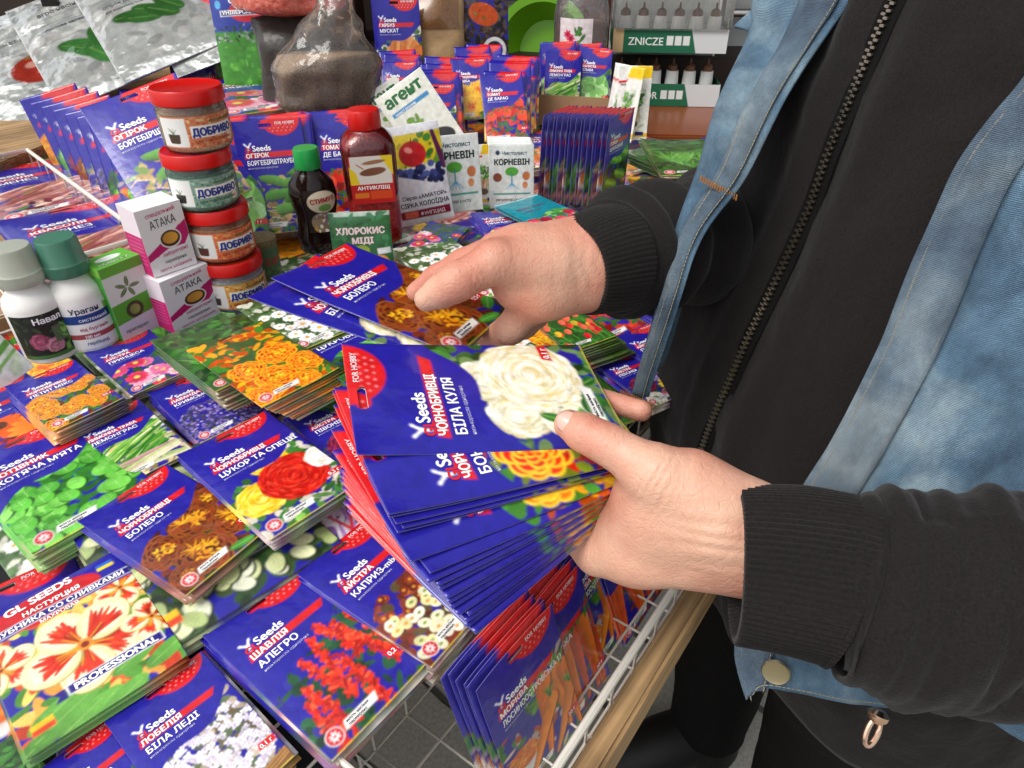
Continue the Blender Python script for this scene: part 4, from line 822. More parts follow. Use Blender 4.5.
# ---------------------------------------------------------------- smooth implicit surfaces for the body
def smin(a, b, k):
    h = np.clip(.5 + .5 * (b - a) / k, 0, 1); return b * (1 - h) + a * h - k * h * (1 - h)
def seg(P, a, b, ra, rb):
    a, b = np.array(a), np.array(b); ab = b - a; t = np.clip(((P - a) @ ab) / (ab @ ab + 1e-12), 0, 1)
    return np.linalg.norm(P - a - t[..., None] * ab, axis=-1) - (ra + (rb - ra) * t)
def chain(P, pts, k=.004):
    d = None
    for (a, ra), (b, rb) in zip(pts[:-1], pts[1:]):
        s_ = seg(P, a, b, ra, rb); d = s_ if d is None else smin(d, s_, k)
    return d
def surface_net(fn_, lo, hi, h):
    lo, hi = np.array(lo), np.array(hi); n = np.ceil((hi - lo) / h).astype(int) + 1
    ax = [lo[i] + h * np.arange(n[i]) for i in range(3)]
    k = 4; nc = n // k + 2; cx = [lo[i] + h * k * np.arange(nc[i]) for i in range(3)]      # coarse pass, then only the band near the surface
    Gc = fn_(np.stack(np.meshgrid(*cx, indexing='ij'), -1)); near = np.abs(Gc) < h * k * 2.2
    up3 = lambda a: a.repeat(k, 0).repeat(k, 1).repeat(k, 2)
    sh = k // 2; roll = lambda a: up3(a)[sh:sh + n[0], sh:sh + n[1], sh:sh + n[2]]
    G = roll(Gc).astype(np.float32); mk = roll(near); I0 = np.argwhere(mk); pts = lo + I0 * h; vals = np.empty(len(pts), np.float32)
    for q in range(0, len(pts), 200000): vals[q:q + 200000] = fn_(pts[q:q + 200000])
    G[I0[:, 0], I0[:, 1], I0[:, 2]] = vals
    S = G < 0; c = [S[i:n[0] - 1 + i, j:n[1] - 1 + j, k:n[2] - 1 + k] for i in (0, 1) for j in (0, 1) for k in (0, 1)]
    tot = sum(x.astype(int) for x in c); act = (tot > 0) & (tot < 8); idx = -np.ones(act.shape, int); I = np.argwhere(act); idx[act] = np.arange(len(I))
    acc = np.zeros((len(I), 3)); cnt = np.zeros(len(I)); off = [(i, j, k) for i in (0, 1) for j in (0, 1) for k in (0, 1)]
    for a in off:
        for ax_ in range(3):
            if a[ax_]: continue
            b = list(a); b[ax_] = 1
            ga = G[I[:, 0] + a[0], I[:, 1] + a[1], I[:, 2] + a[2]]; gb = G[I[:, 0] + b[0], I[:, 1] + b[1], I[:, 2] + b[2]]
            m = (ga < 0) != (gb < 0); t = np.where(m, ga / np.where(m, ga - gb, 1), 0)
            p = np.array(a, float)[None].repeat(len(I), 0); p[:, ax_] = t; acc[m] += p[m]; cnt[m] += 1
    V = (I + acc / cnt[:, None]) * h + lo; Q = []
    for ax_ in range(3):
        sl0 = [slice(1, -1)] * 3; o = [i for i in range(3) if i != ax_]
        A = S.take(range(0, n[ax_] - 1), ax_); B = S.take(range(1, n[ax_]), ax_); E = np.argwhere(A != B)
        E = E[(E[:, o[0]] > 0) & (E[:, o[1]] > 0) & (E[:, o[0]] < n[o[0]] - 1) & (E[:, o[1]] < n[o[1]] - 1)]
        fl = A[E[:, 0], E[:, 1], E[:, 2]]
        def at(d0, d1):
            e = E.copy(); e[:, o[0]] -= d0; e[:, o[1]] -= d1; return idx[e[:, 0], e[:, 1], e[:, 2]]
        q = np.stack([at(0, 0), at(1, 0), at(1, 1), at(0, 1)], 1)
        if ax_ == 1: fl = ~fl
        q[~fl] = q[~fl][:, ::-1]; Q.append(q)
    return V, np.concatenate(Q)
def smooth_mesh(V, F, it=3):
    e = np.concatenate([F[:, [0, 1]], F[:, [1, 2]], F[:, [2, 3]], F[:, [3, 0]]]); e = np.concatenate([e, e[:, ::-1]])
    for _ in range(it):
        a = np.zeros_like(V); c = np.zeros(len(V)); np.add.at(a, e[:, 0], V[e[:, 1]]); np.add.at(c, e[:, 0], 1); V = .4 * V + .6 * a / np.maximum(c, 1)[:, None]
    return V
def J(px, py, d, r): return (tuple(D(px, py, d)), r)
def hand_sdf(spec):
    def f(P):
        palm = None
        for a, b, in spec['palm']:
            s_ = seg(P, a[0], b[0], a[1], b[1]); palm = s_ if palm is None else smin(palm, s_, spec.get('pk', .012))
        out = palm
        for fg in spec['fingers']:
            c = chain(P, fg[1:] if fg[0] == 'x' else fg, .0035); c = smin(palm, c, .008); out = smin(out, c, .0012)
        for fg in spec['fingers']:              # skin folds ringing every finger joint
            for q in range(1, len(fg) - 1):
                j = np.array(fg[q][0]); ax = np.array(fg[q + 1][0]) - np.array(fg[q - 1][0]); ax /= np.linalg.norm(ax); v = P - j; t = v @ ax; rd = np.linalg.norm(v - t[..., None] * ax, axis=-1); g = np.exp(-(np.maximum(0, rd - fg[q][1] * 1.25) / .003) ** 2)
                out = out + g * sum(dp * np.exp(-((t - o) / .0011) ** 2) for o, dp in ((-.0032, .0008), (0, .0012), (.003, .0008))) - g * .0008 * np.exp(-(t / .006) ** 2)
        for c_, ax_, rr_, pitch, amp in spec.get('web', []):      # fine parallel folds of slack skin
            v = P - np.array(c_); t = v @ np.array(ax_); out = out + amp * np.sin(6.283 * t / pitch + 1.3 * np.sin(v[..., 2] * 260)) * np.exp(-(np.linalg.norm(v, axis=-1) / rr_) ** 2)
        for a, b, r, h_ in spec.get('ridges', []):
            d_ = seg(P, a, b, 0, 0); out = out - h_ * np.exp(-(d_ / r) ** 2)
        return out
    return f
# left hand: palm up under the fan, thumb pressed on top
wt, wb, wc = J(748, 513, .372, .0175), J(748, 562, .378, .0185), J(750, 538, .376, .024)
fw = J(850, 560, .362, .030)
dn = fn * .047
def under_fan(px, py, d, r, drop=.047):
    return (tuple(D(px, py, d) - fn * drop), r)
def onfan(x, y, drop, r):                  # x,y in metres in the fan's plane measured from the top packet's centre
    return (tuple(fctr + fm @ Vector((x, y, 0)) - fn * drop), r)
LH = dict(web=[(tuple(D(662, 492, .362)), tuple((D(740, 520, .37) - D(640, 470, .37)).normalized()), .019, .0042, .00042), (tuple(D(712, 540, .352)), tuple((D(740, 500, .37) - D(735, 590, .37)).normalized()), .02, .0075, .0005)], palm=[(wt, J(690, 486, .376, .017)), (wb, J(640, 556, .398, .0150)), (wc, J(660, 520, .392, .019)), (wc, fw), (J(640, 556, .398, .0150), J(598, 553, .412, .0125)), (J(660, 520, .392, .019), J(622, 520, .412, .014)),
                (J(690, 486, .376, .017), J(640, 486, .40, .013)), (J(715, 520, .375, .024), J(668, 515, .388, .021)), (J(650, 478, .378, .0145), J(650, 515, .394, .0175)), (J(650, 515, .394, .0175), J(626, 545, .402, .0145))],
          fingers=[[J(700, 500, .372, .018), J(655, 473, .374, .0148), J(607, 444, .383, .0112), J(585, 433, .389, .0108), J(569, 424.5, .394, .0088)],
                   [J(640, 490, .41, .012), onfan(.030, -.068, .047, .0095), onfan(.046, -.060, .030, .0088), (tuple(D(641, 411, .452)), .0072)],
                   [J(625, 510, .415, .012), onfan(.005, -.060, .052, .0098), onfan(.040, -.035, .050, .009), onfan(.055, -.03, .035, .008)],
                   [J(610, 530, .415, .012), onfan(-.01, -.040, .053, .0098), onfan(.03, -.015, .052, .009), onfan(.05, -.01, .040, .008)],
                   [J(598, 553, .412, .0115), onfan(-.03, -.025, .056, .009), onfan(.00, .0, .054, .008), onfan(.02, .01, .050, .007)]])
RH = dict(web=[(tuple(D(480, 284, .445)), tuple((D(520, 260, .46) - D(440, 292, .46)).normalized()), .013, .0042, .0004), (tuple(D(583, 268, .468)), tuple((D(620, 262, .48) - D(560, 270, .48)).normalized()), .016, .009, .0003)], palm=[(J(583, 243, .492, .0195), J(520, 251, .478, .0155)), (J(583, 286, .488, .0185), J(540, 296, .480, .0160)), (J(590, 264, .49, .0245), J(540, 272, .476, .0215)), (J(555, 268, .480, .022), J(512, 268, .474, .0165)), (J(590, 264, .49, .025), J(680, 245, .575, .032)),
                (J(520, 250, .478, .0150), J(495, 252, .474, .012)), (J(545, 292, .482, .0155), J(515, 290, .478, .0125))],
          fingers=[[J(552, 266, .470, .0175), J(494, 262, .456, .0145), J(468, 276, .453, .0118), J(457, 282, .452, .0124), J(442, 291, .455, .0108), J(427, 299, .458, .0086)],
                   [J(498, 250, .486, .012), J(462, 262, .502, .0092), J(436, 277, .512, .0086), J(416, 292, .517, .0074)],
                   [J(536, 296, .484, .0145), J(512, 328, .500, .0112), J(494, 338, .525, .0098), J(480, 334, .545, .008)],
                   [J(544, 296, .492, .013), J(524, 324, .515, .0105), J(505, 336, .540, .009), J(490, 334, .560, .0078)],
                   [J(556, 292, .500, .0115), J(536, 316, .520, .009), J(518, 328, .545, .008), J(504, 328, .560, .007)]])
def bounds(spec, pad=.045):
    pts = [q[0] for pr in spec['palm'] for q in pr] + [q[0] for f_ in spec['fingers'] for q in f_]; a = np.array(pts); return a.min(0) - pad, a.max(0) + pad
# person's frame: F faces the stall, Rr is the person's right
F_ = Vector((-.96, -.28, 0)); R_ = Vector((-.28, .96, 0)); UPZ = Vector((0, 0, 1))
def front(z):
    t = (z - .776) / (1.138 - .776); return Vector((.167 + (.25 - .167) * t, .468 + .034 * t, z)) if t > 0 else Vector((.167 - t * .03, .468, z))
SH_R, SH_L = Vector((.315, .72, 1.25)), Vector((.43, .37, 1.25))
EL_R, EL_L = D(780, 212, .73), D(1160, 622, .33)
NECK = front(1.30) - F_ * .12 + Vector((.03, 0, .06))
HEAD = NECK + Vector((-.02, -.005, .18))
def body_sdf(P):
    n = lambda v: tuple(v)
    d = None; hipc = front(.75) - F_ * .13
    parts = [(hipc + R_ * .07, NECK - Vector((0, 0, .14)) + R_ * .07, .10, .09), (hipc - R_ * .07, NECK - Vector((0, 0, .14)) - R_ * .07, .10, .09), (SH_R, SH_L, .05, .05), (NECK - Vector((0, 0, .1)), NECK + Vector((0, 0, .06)), .055, .052),
             (SH_R, EL_R, .047, .038), (SH_L, EL_L, .047, .038), (EL_R, D(640, 251, .545), .038, .034), (EL_L, D(900, 575, .358), .038, .031),
             (hipc + R_ * .08 + Vector((.02, 0, -.02)), hipc + R_ * .10 + Vector((.05, .012, -.38)), .07, .045), (hipc - R_ * .08 + Vector((.02, 0, -.02)), hipc - R_ * .10 + Vector((.05, .012, -.38)), .07, .045),
             (hipc + R_ * .10 + Vector((.05, .012, -.38)), hipc + R_ * .10 + Vector((.06, .02, -.69)), .045, .032), (hipc - R_ * .10 + Vector((.05, .012, -.38)), hipc - R_ * .10 + Vector((.06, .02, -.69)), .045, .032)]
    for a, b, ra, rb in parts:
        s_ = seg(P, n(a), n(b), ra, rb); d = s_ if d is None else smin(d, s_, .03)
    H = np.array(HEAD); q = (P - H) / np.array([.095, .078, .115]); hd = (np.linalg.norm(q, axis=-1) - 1) * .078
    d = smin(d, hd, .02); d = smin(d, seg(P, n(HEAD + F_ * .088 + UPZ * .01), n(HEAD + F_ * .104 - UPZ * .02), .008, .012), .008)
    d = smin(d, seg(P, n(HEAD + F_ * .055 - UPZ * .07), n(HEAD + F_ * .07 - UPZ * .085), .03, .022), .02)
    for s1 in (1, -1): d = smin(d, seg(P, n(HEAD + R_ * .078 * s1 + UPZ * .015), n(HEAD + R_ * .078 * s1 - UPZ * .02), .012, .009), .005)
    return d
M['skin'] = mat('skin', lin('cf9f88'), .44, var=(55, .5, lin('c07f6a')), bump=[(110, .0007), (460, .0003)], sss=.06)
def skin_detail(m):
    t = m.node_tree; b = t.nodes['Principled BSDF']; tc = t.nodes.new('ShaderNodeTexCoord'); nz = t.nodes.new('ShaderNodeTexNoise'); nz.inputs['Scale'].default_value = 60; t.links.new(tc.outputs['Object'], nz.inputs[0])
    mx = t.nodes.new('ShaderNodeMix'); mx.data_type = 'VECTOR'; mx.inputs[0].default_value = .012; t.links.new(tc.outputs['Object'], mx.inputs[4]); t.links.new(nz.outputs[1], mx.inputs[5])
    prev = b.inputs['Normal'].links[0].from_node
    for s_, d_ in ((170, .0005), (420, .0003)):
        v = t.nodes.new('ShaderNodeTexVoronoi'); v.feature = 'DISTANCE_TO_EDGE'; v.inputs['Scale'].default_value = s_; t.links.new(mx.outputs[1], v.inputs['Vector'])
        r = t.nodes.new('ShaderNodeMath'); r.operation = 'MINIMUM'; r.inputs[1].default_value = .12; t.links.new(v.outputs[0], r.inputs[0]); bp = t.nodes.new('ShaderNodeBump'); bp.inputs['Distance'].default_value = d_ * 3.8; bp.inputs['Strength'].default_value = .5; t.links.new(r.outputs[0], bp.inputs['Height']); t.links.new(prev.outputs[0], bp.inputs['Normal']); prev = bp
    t.links.new(prev.outputs[0], b.inputs['Normal'])
    ramp = b.inputs['Base Color'].links[0].from_node; n2 = t.nodes.new('ShaderNodeTexNoise'); n2.inputs['Scale'].default_value = 17; n2.inputs['Detail'].default_value = 4; t.links.new(tc.outputs['Object'], n2.inputs[0])
    r2 = t.nodes.new('ShaderNodeValToRGB'); r2.color_ramp.elements[0].position = .38; r2.color_ramp.elements[1].position = .64; r2.color_ramp.elements[0].color = (*lin('dcb298'), 1); r2.color_ramp.elements[1].color = (*lin('c27460'), 1); t.links.new(n2.outputs[0], r2.inputs[0])
    m2 = t.nodes.new('ShaderNodeMix'); m2.data_type = 'RGBA'; m2.inputs[0].default_value = .6; t.links.new(ramp.outputs[0], m2.inputs[6]); t.links.new(r2.outputs[0], m2.inputs[7]); t.links.new(m2.outputs[2], b.inputs['Base Color'])
skin_detail(M['skin'])
Vs, Fs = [], []; nn_ = 0
for sdf, (lo, hi), h in ((hand_sdf(LH), bounds(LH), .0012), (hand_sdf(RH), bounds(RH), .0013), (body_sdf, (np.array([.02, .02, .03]), np.array([.65, 1.0, 1.72])), .009)):
    V, Fq = surface_net(sdf, lo, hi, h); V = smooth_mesh(V, Fq, 3); Vs.append(V); Fs.append(Fq + nn_); nn_ += len(V)
person = empty('person', (front(.75) - F_ * .13).to_2d().to_3d(), 'person in a blue denim vest over a black hoodie holding seed packets', 'person')
bpy.context.view_layer.update()
def wear(o, root=None):
    root = root or person; o.parent = root; o.matrix_parent_inverse = Matrix.Translation(-Vector(root.location)); return o
bd = wear(mesh_obj('body', np.concatenate(Vs), np.concatenate(Fs), M['skin'], smooth=True))
# nails
M['nail'] = mat('finger_nail', lin('e0ae9e'), .2, coat=.5)
def nail(c, ax, nz, w_, l_, parent):
    ax = ax.normalized(); nz = (nz - ax * nz.dot(ax)).normalized(); sx = ax.cross(nz); V = []; F = []; n1, n2 = 10, 10
    for i in range(n1 + 1):
        for j in range(n2 + 1):
            u = i / n1 * 2 - 1; v = j / n2 * 2 - 1; ww = w_ * (1 - .35 * max(0, v) ** 3 - .2 * max(0, -v) ** 3)
            V.append(c + sx * u * ww + ax * v * l_ * math.sqrt(max(0, 1 - .25 * u * u)) + nz * (-.35 * w_ * u * u * 1.4 - .0006 * v * v))
            if i < n1 and j < n2: a = i * (n2 + 1) + j; F.append((a, a + 1, a + n2 + 2, a + n2 + 1))
    o = mesh_obj('finger_nail', V, F, M['nail'], smooth=True); md = o.modifiers.new('s', 'SOLIDIFY'); md.thickness = .0006; md.offset = 0; return wear(o)
ta, tb_ = D(585, 433, .389), D(569, 424.5, .394)
camv = (Vector((0, 0, CAMZ)) - tb_).normalized()
nail(tb_ + (camv * .7 + Vector((-.25, .1, .5)) * .5).normalized() * .0094 - (tb_ - ta) * .12, tb_ - ta, camv * .7 + Vector((-.25, .1, .5)) * .5, .0066, .0078, person)
# ---------------------------------------------------------------- clothes
M['hoodie'] = mat('black_fleece', lin('161414'), .92, spec=.15, sheen=.08, bump=[(25, .004), (900, .0004)], var=(700, .5, lin('242120')))
M['sleeve'] = M['hoodie']
M['trouser'] = mat('black_trousers', lin('0c0b0b'), .85, spec=.2, bump=[(20, .004), (700, .0003)])
def denim(name, c1, c2, c3):
    m = mat(name, c1, .8, bump=[(35, .0025)]); t = m.node_tree; b = t.nodes['Principled BSDF']; tc = t.nodes.new('ShaderNodeTexCoord')
    n = t.nodes.new('ShaderNodeTexNoise'); n.inputs['Scale'].default_value = 19; n.inputs['Detail'].default_value = 7; n.inputs['Distortion'].default_value = .6; t.links.new(tc.outputs['Object'], n.inputs[0])
    r = t.nodes.new('ShaderNodeValToRGB'); e = r.color_ramp.elements; e[0].position = .28; e[0].color = (*c1, 1); e[1].position = .74; e[1].color = (*c3, 1); x = e.new(.48); x.color = (*c2, 1); t.links.new(n.outputs[0], r.inputs[0])
    wv = t.nodes.new('ShaderNodeTexWave'); wv.inputs['Scale'].default_value = 420; wv.bands_direction = 'DIAGONAL'; wv.inputs['Distortion'].default_value = 3; wv.inputs['Detail'].default_value = 3; wv.inputs['Detail Scale'].default_value = 4; t.links.new(tc.outputs['Object'], wv.inputs[0])
    m2 = t.nodes.new('ShaderNodeMix'); m2.data_type = 'RGBA'; m2.blend_type = 'OVERLAY'; m2.inputs[0].default_value = .3; t.links.new(r.outputs[0], m2.inputs[6]); t.links.new(wv.outputs[0], m2.inputs[7]); t.links.new(m2.outputs[2], b.inputs['Base Color'])
    n3 = t.nodes.new('ShaderNodeTexNoise'); n3.inputs['Scale'].default_value = 46; n3.inputs['Detail'].default_value = 8; n3.inputs['Roughness'].default_value = .7; mp = t.nodes.new('ShaderNodeMapping'); mp.inputs['Scale'].default_value = (1, 1, .35); t.links.new(tc.outputs['Object'], mp.inputs[0]); t.links.new(mp.outputs[0], n3.inputs[0])
    m3 = t.nodes.new('ShaderNodeMix'); m3.data_type = 'RGBA'; m3.blend_type = 'OVERLAY'; m3.inputs[0].default_value = .7; r3 = t.nodes.new('ShaderNodeValToRGB'); r3.color_ramp.elements[0].position = .3; r3.color_ramp.elements[0].color = (.22, .22, .22, 1); r3.color_ramp.elements[1].position = .7; r3.color_ramp.elements[1].color = (.8, .8, .78, 1); t.links.new(n3.outputs[0], r3.inputs[0]); t.links.new(m2.outputs[2], m3.inputs[6]); t.links.new(r3.outputs[0], m3.inputs[7]); t.links.new(m3.outputs[2], b.inputs['Base Color'])
    bp = t.nodes.new('ShaderNodeBump'); bp.inputs['Distance'].default_value = .0006; t.links.new(wv.outputs[0], bp.inputs['Height']); t.links.new(b.inputs['Normal'].links[0].from_node.outputs[0], bp.inputs['Normal']); t.links.new(bp.outputs[0], b.inputs['Normal'])
    return m
M['denim'] = denim('blue_denim', lin('3c566e'), lin('5a7890'), lin('8fa5b0'))
M['denimdark'] = denim('denim_placket', lin('46566a'), lin('5f7282'), lin('8c9aa2'))
M['thread'] = mat('pale_thread', lin('8f8a78'), .8); M['othread'] = mat('tan_thread', lin('a3703c'), .7)
def catm(P, n):
    """dense samples of a Catmull-Rom curve through vectors of any length"""
    P = np.array(P, float); out = []
    for i in range(len(P) - 1):
        p0, p1, p2, p3 = P[max(i - 1, 0)], P[i], P[i + 1], P[min(i + 2, len(P) - 1)]
        for k in range(n):
            t = k / n; out.append(.5 * ((2 * p1) + (-p0 + p2) * t + (2 * p0 - 5 * p1 + 4 * p2 - p3) * t * t + (-p0 + 3 * p1 - 3 * p2 + p3) * t ** 3))
    out.append(P[-1]); return np.array(out)
def sleeve(name, pts, seg_, n, fold, m_, ribs=0, inner=True):
    """pts: (x,y,z,r); tube with fold displacement and an inward turned mouth"""
    S = catm([(*p[0], p[1]) for p in pts], n); V = []; F = []; up = None; K = len(S)
    for i in range(K):
        p = Vector(S[i][:3]); t = Vector(S[min(i + 1, K - 1)][:3] - S[max(i - 1, 0)][:3]).normalized()
        if up is None: up = (UPZ - t * UPZ.dot(t)).normalized()
        up = (up - t * up.dot(t)).normalized(); b = t.cross(up); r = S[i][3]
        for j in range(seg_):
            a = 2 * math.pi * j / seg_; dr = (up * math.cos(a) + b * math.sin(a)); q = p + dr * r
            rr = r + (fold(i / (K - 1), a, q) if fold else 0) + (.0007 * math.sin(a * ribs) if ribs else 0)
            V.append(p + dr * rr)
    if inner:
        base = V[:seg_]; c = sum(base, Vector()) / seg_; t = Vector(S[1][:3] - S[0][:3]).normalized()
        ring = [[c + (v - c) * .93 - t * .001 for v in base], [c + (v - c) * .86 + t * .004 for v in base], [c + (v - c) * .84 + t * .035 for v in base]]
        V = ring[2] + ring[1] + ring[0] + V
    for i in range(len(V) // seg_ - 1):
        for j in range(seg_): F.append((i * seg_ + j, i * seg_ + (j + 1) % seg_, (i + 1) * seg_ + (j + 1) % seg_, (i + 1) * seg_ + j))
    return wear(mesh_obj(name, V, F, m_, smooth=True))
def fold1(s_, a, q): return .004 * mn.noise(q * 14) + .009 * (abs(mn.noise(Vector((s_ * 20 + a * .5, a * .35, 7.7)))) - .2) * min(1, s_ * 8) + .004 * mn.noise(Vector((s_ * 14 + math.sin(a) * .8, a * .6, 3.3))) * min(1, s_ * 6) + .0012 * mn.noise(q * 60)
def fold2(s_, a, q): return .004 * mn.noise(q * 12) + .0065 * math.sin(s_ * 46 + 2.2 * math.sin(a) + 2 * mn.noise(q * 10)) * min(1, max(0, s_ - .06) * 6) * (1 if s_ < .6 else .4) + .001 * mn.noise(q * 70)
sleeve('cuff', [J(737, 563, .362, .0405), J(765, 566, .359, .0415), J(800, 571, .355, .0428), J(835, 578, .352, .0435), J(850, 583, .350, .0440)], 420, 6, lambda s_, a, q: .0016 * mn.noise(q * 30), M['hoodie'], ribs=84)
sleeve('sleeve', [J(838, 583, .352, .0415), J(850, 584, .350, .0455), J(866, 588, .348, .0495), J(900, 594, .345, .0510), J(960, 600, .341, .0520), J(1030, 608, .336, .0540), J(1100, 614, .333, .056), (tuple(EL_L), .058), (tuple(EL_L * .55 + SH_L * .45 + Vector((.03, -.02, 0))), .062), (tuple(SH_L), .07), (tuple(SH_L + R_ * .08 + UPZ * .02), .08)], 90, 12, fold1, M['hoodie'], inner=False)
sleeve('cuff', [J(578, 268, .487, .0335), J(585, 266, .490, .0360), J(600, 262, .497, .0390), J(615, 259, .505, .0405)], 200, 6, lambda s_, a, q: .0022 * mn.noise(q * 25), M['hoodie'], ribs=70)
sleeve('sleeve', [J(608, 260, .502, .0385), J(616, 258, .510, .0435), J(640, 251, .535, .0475), J(675, 242, .580, .0510), J(715, 232, .64, .0540), (tuple(EL_R), .056), (tuple(EL_R * .5 + SH_R * .5 + Vector((.02, .03, 0))), .062), (tuple(SH_R), .07), (tuple(SH_R - R_ * .08 + UPZ * .02), .08)], 90, 12, fold2, M['hoodie'], inner=False)
# hoodie torso
def section_tube(name, rows, n, seg_, m_, disp):
    S = catm(rows, n); V = []; F = []
    for i, (z, cx, cy, rf, rs) in enumerate(S):
        for j in range(seg_):
            a = 2 * math.pi * j / seg_; c, s_ = math.cos(a), math.sin(a); e = .82
            q = Vector((cx, cy, z)) + F_ * (rf * math.copysign(abs(c) ** e, c)) + R_ * (rs * math.copysign(abs(s_) ** e, s_))
            dr = (F_ * c + R_ * s_); V.append(q + dr * disp(q, a, z))
    for i in range(len(S) - 1):
        for j in range(seg_): F.append((i * seg_ + j, i * seg_ + (j + 1) % seg_, (i + 1) * seg_ + (j + 1) % seg_, (i + 1) * seg_ + j))
    F.append(tuple(range(seg_))[::-1]); F.append(tuple(range(len(V) - seg_, len(V))))
    return wear(mesh_obj(name, V, F, m_, smooth=True))
def row(z, rf, rs, dx=0, dy=0): c = front(z) - F_ * rf; return (z, c.x + dx, c.y + dy, rf, rs)
def tdisp(q, a, z):
    w_ = math.sin(a) if True else 0
    v = .007 * mn.noise(q * 7) + .0035 * mn.noise(Vector((q.x * 22 + q.z * 9, q.y * 22, q.z * 6)))
    v += .010 * max(0, .22 - abs(mn.noise(Vector((q.x * 7 + q.z * 3, q.y * 7 - q.z * 4, q.z * 5))))) + .004 * abs(mn.noise(Vector((q.x * 26, q.y * 26, q.z * 20))))
    aa = (a + math.pi) % (2 * math.pi) - math.pi
    v += .0055 * math.exp(-((aa - .10) / .05) ** 2) + .0055 * math.exp(-((aa + .10) / .05) ** 2) - .003 * math.exp(-(aa / .04) ** 2)
    v += .010 * math.exp(-((aa - .55 + (z - .8) * .4) / .10) ** 2) * (1 if z < 1.1 else .3)
    return v
section_tube('hoodie', [row(.57, .15, .245, .03), row(.70, .152, .225, .010), row(.78, .155, .20), row(.9, .15, .195), row(1.02, .145, .19), row(1.14, .13, .195), row(1.24, .11, .19, .02), row(1.31, .085, .13, .04), row(1.36, .068, .075, .06), row(1.40, .066, .07, .065)], 14, 200, M['hoodie'], tdisp)
# zipper following the hoodie front
zt = MB(); zz = .70; k = 0
tape = []
while zz < 1.33:
    f0 = front(zz) if zz < 1.24 else front(1.24) + (front(1.31) + Vector((.045, 0, 0)) - front(1.24)) * ((zz - 1.24) / .07)
    f1 = f0 + Vector((0, 0, .002)); q = f0 + F_ * (.004 + .007 * mn.noise(f0 * 7) + .0035 * mn.noise(Vector((f0.x * 22 + f0.z * 9, f0.y * 22, f0.z * 6))))
    zt.box(q + R_ * (.0016 if k % 2 else -.0016), (.0026, .0042, .0017), Matrix((-F_, R_, UPZ)).transposed(), bev=.0004); tape.append(q - F_ * .0018); k += 1; zz += .0021
wear(zt.build('zipper', mat('zip_teeth', (.55, .5, .42), .3, metal=1)))
tp = MB(); V = []; 
for q in tape[::6]: V += [q - R_ * .009, q + R_ * .009]
tp.add(V, [(i, i + 1, i + 3, i + 2) for i in range(0, len(V) - 2, 2)]); wear(tp.build('zipper_tape', M['trouser']))
# vest panels
LFa = Vector((-.35, -.75, .25)).normalized()
def panel(name, rows, m_, n=8, thick=.0028, disp=.004):
    G = [catm([tuple(v) for v in r_], n) for r_ in rows]; G = np.array(G); G = np.array([catm(G[:, j], n) for j in range(G.shape[1])]).transpose(1, 0, 2)
    nu, nv = G.shape[:2]; V = []; 
    for i in range(nu):
        for j in range(nv):
            q = Vector(G[i, j]); V.append(q + F_ * disp * mn.noise(q * 13) + LFa * disp * .55 * mn.noise(Vector((q.x * 34, q.y * 34, q.z * 15))) + LFa * disp * .22 * mn.noise(q * 85))
    F = [(i * nv + j, i * nv + j + 1, (i + 1) * nv + j + 1, (i + 1) * nv + j) for i in range(nu - 1) for j in range(nv - 1)]
    o = mesh_obj(name, V, F, m_, smooth=True); md = o.modifiers.new('s', 'SOLIDIFY'); md.thickness = thick; md.offset = 0; wear(o)
    return o, [[V[i * nv + j] for j in range(nv)] for i in range(nu)]
vest = empty('denim_vest', person.location); wear(vest)
def intov(o): 
    o.parent = vest; o.matrix_parent_inverse = Matrix.Translation(-Vector(person.location)); return o
inn = [(875, -55, .465), (851, 0, .475), (824, 39, .482), (788, 94, .488), (745, 176, .485), (706, 234, .482), (679, 300, .490), (648, 396, .55)]
out_ = [(775, -55, .53), (762, 0, .53), (757, 31, .53), (730, 90, .515), (710, 156, .502), (687, 219, .497), (663, 300, .503), (639, 392, .56)]
rows = []
for (a, b, d), (a2, b2, d2) in zip(inn, out_):
    p, q = D(a, b, d), D(a2, b2, d2); md_ = (p + q) / 2; rows.append([p, p * .65 + q * .35 + F_ * .008, p * .42 + q * .58 - F_ * .004, q + F_ * .004, q + Vector((.006, .02, 0)), q + Vector((.03, .045, 0))])
oR, gR = panel('front_panel', rows, M['denim']); intov(oR)
ed = [(1075, -30, .37), (1050, 30, .372), (1024, 78, .378), (984, 129, .388), (952, 176, .398), (921, 242, .410), (900, 300, .420), (880, 351, .428), (842, 430, .442), (796, 503, .456), (765, 575, .465), (740, 645, .47), (752, 697, .468)]
rows = []
for i, (a, b, d) in enumerate(ed):
    p = D(a, b, d); k = max(0, i - 9); hem = Vector((0, 0, 0))
    if i == 12: pts_ = [p, D(771, 686, .462), D(865, 704, .445), D(1015, 722, .43), D(1150, 740, .43), D(1300, 740, .55)]
    else: pts_ = [p, p + Vector((.024, -.018, .004)), p + Vector((.060, -.060, .004)), p + Vector((.12, -.12, .0)), p + Vector((.24, -.12, 0)), p + Vector((.34, .08, 0))]
    if i == 11: pts_ = [p, D(785, 634, .458), D(868, 648, .44), D(1015, 655, .42), D(1150, 655, .41), D(1300, 650, .5)]
    rows.append(pts_)
oL, gL = panel('front_panel', rows, M['denim'], disp=.005); intov(oL)
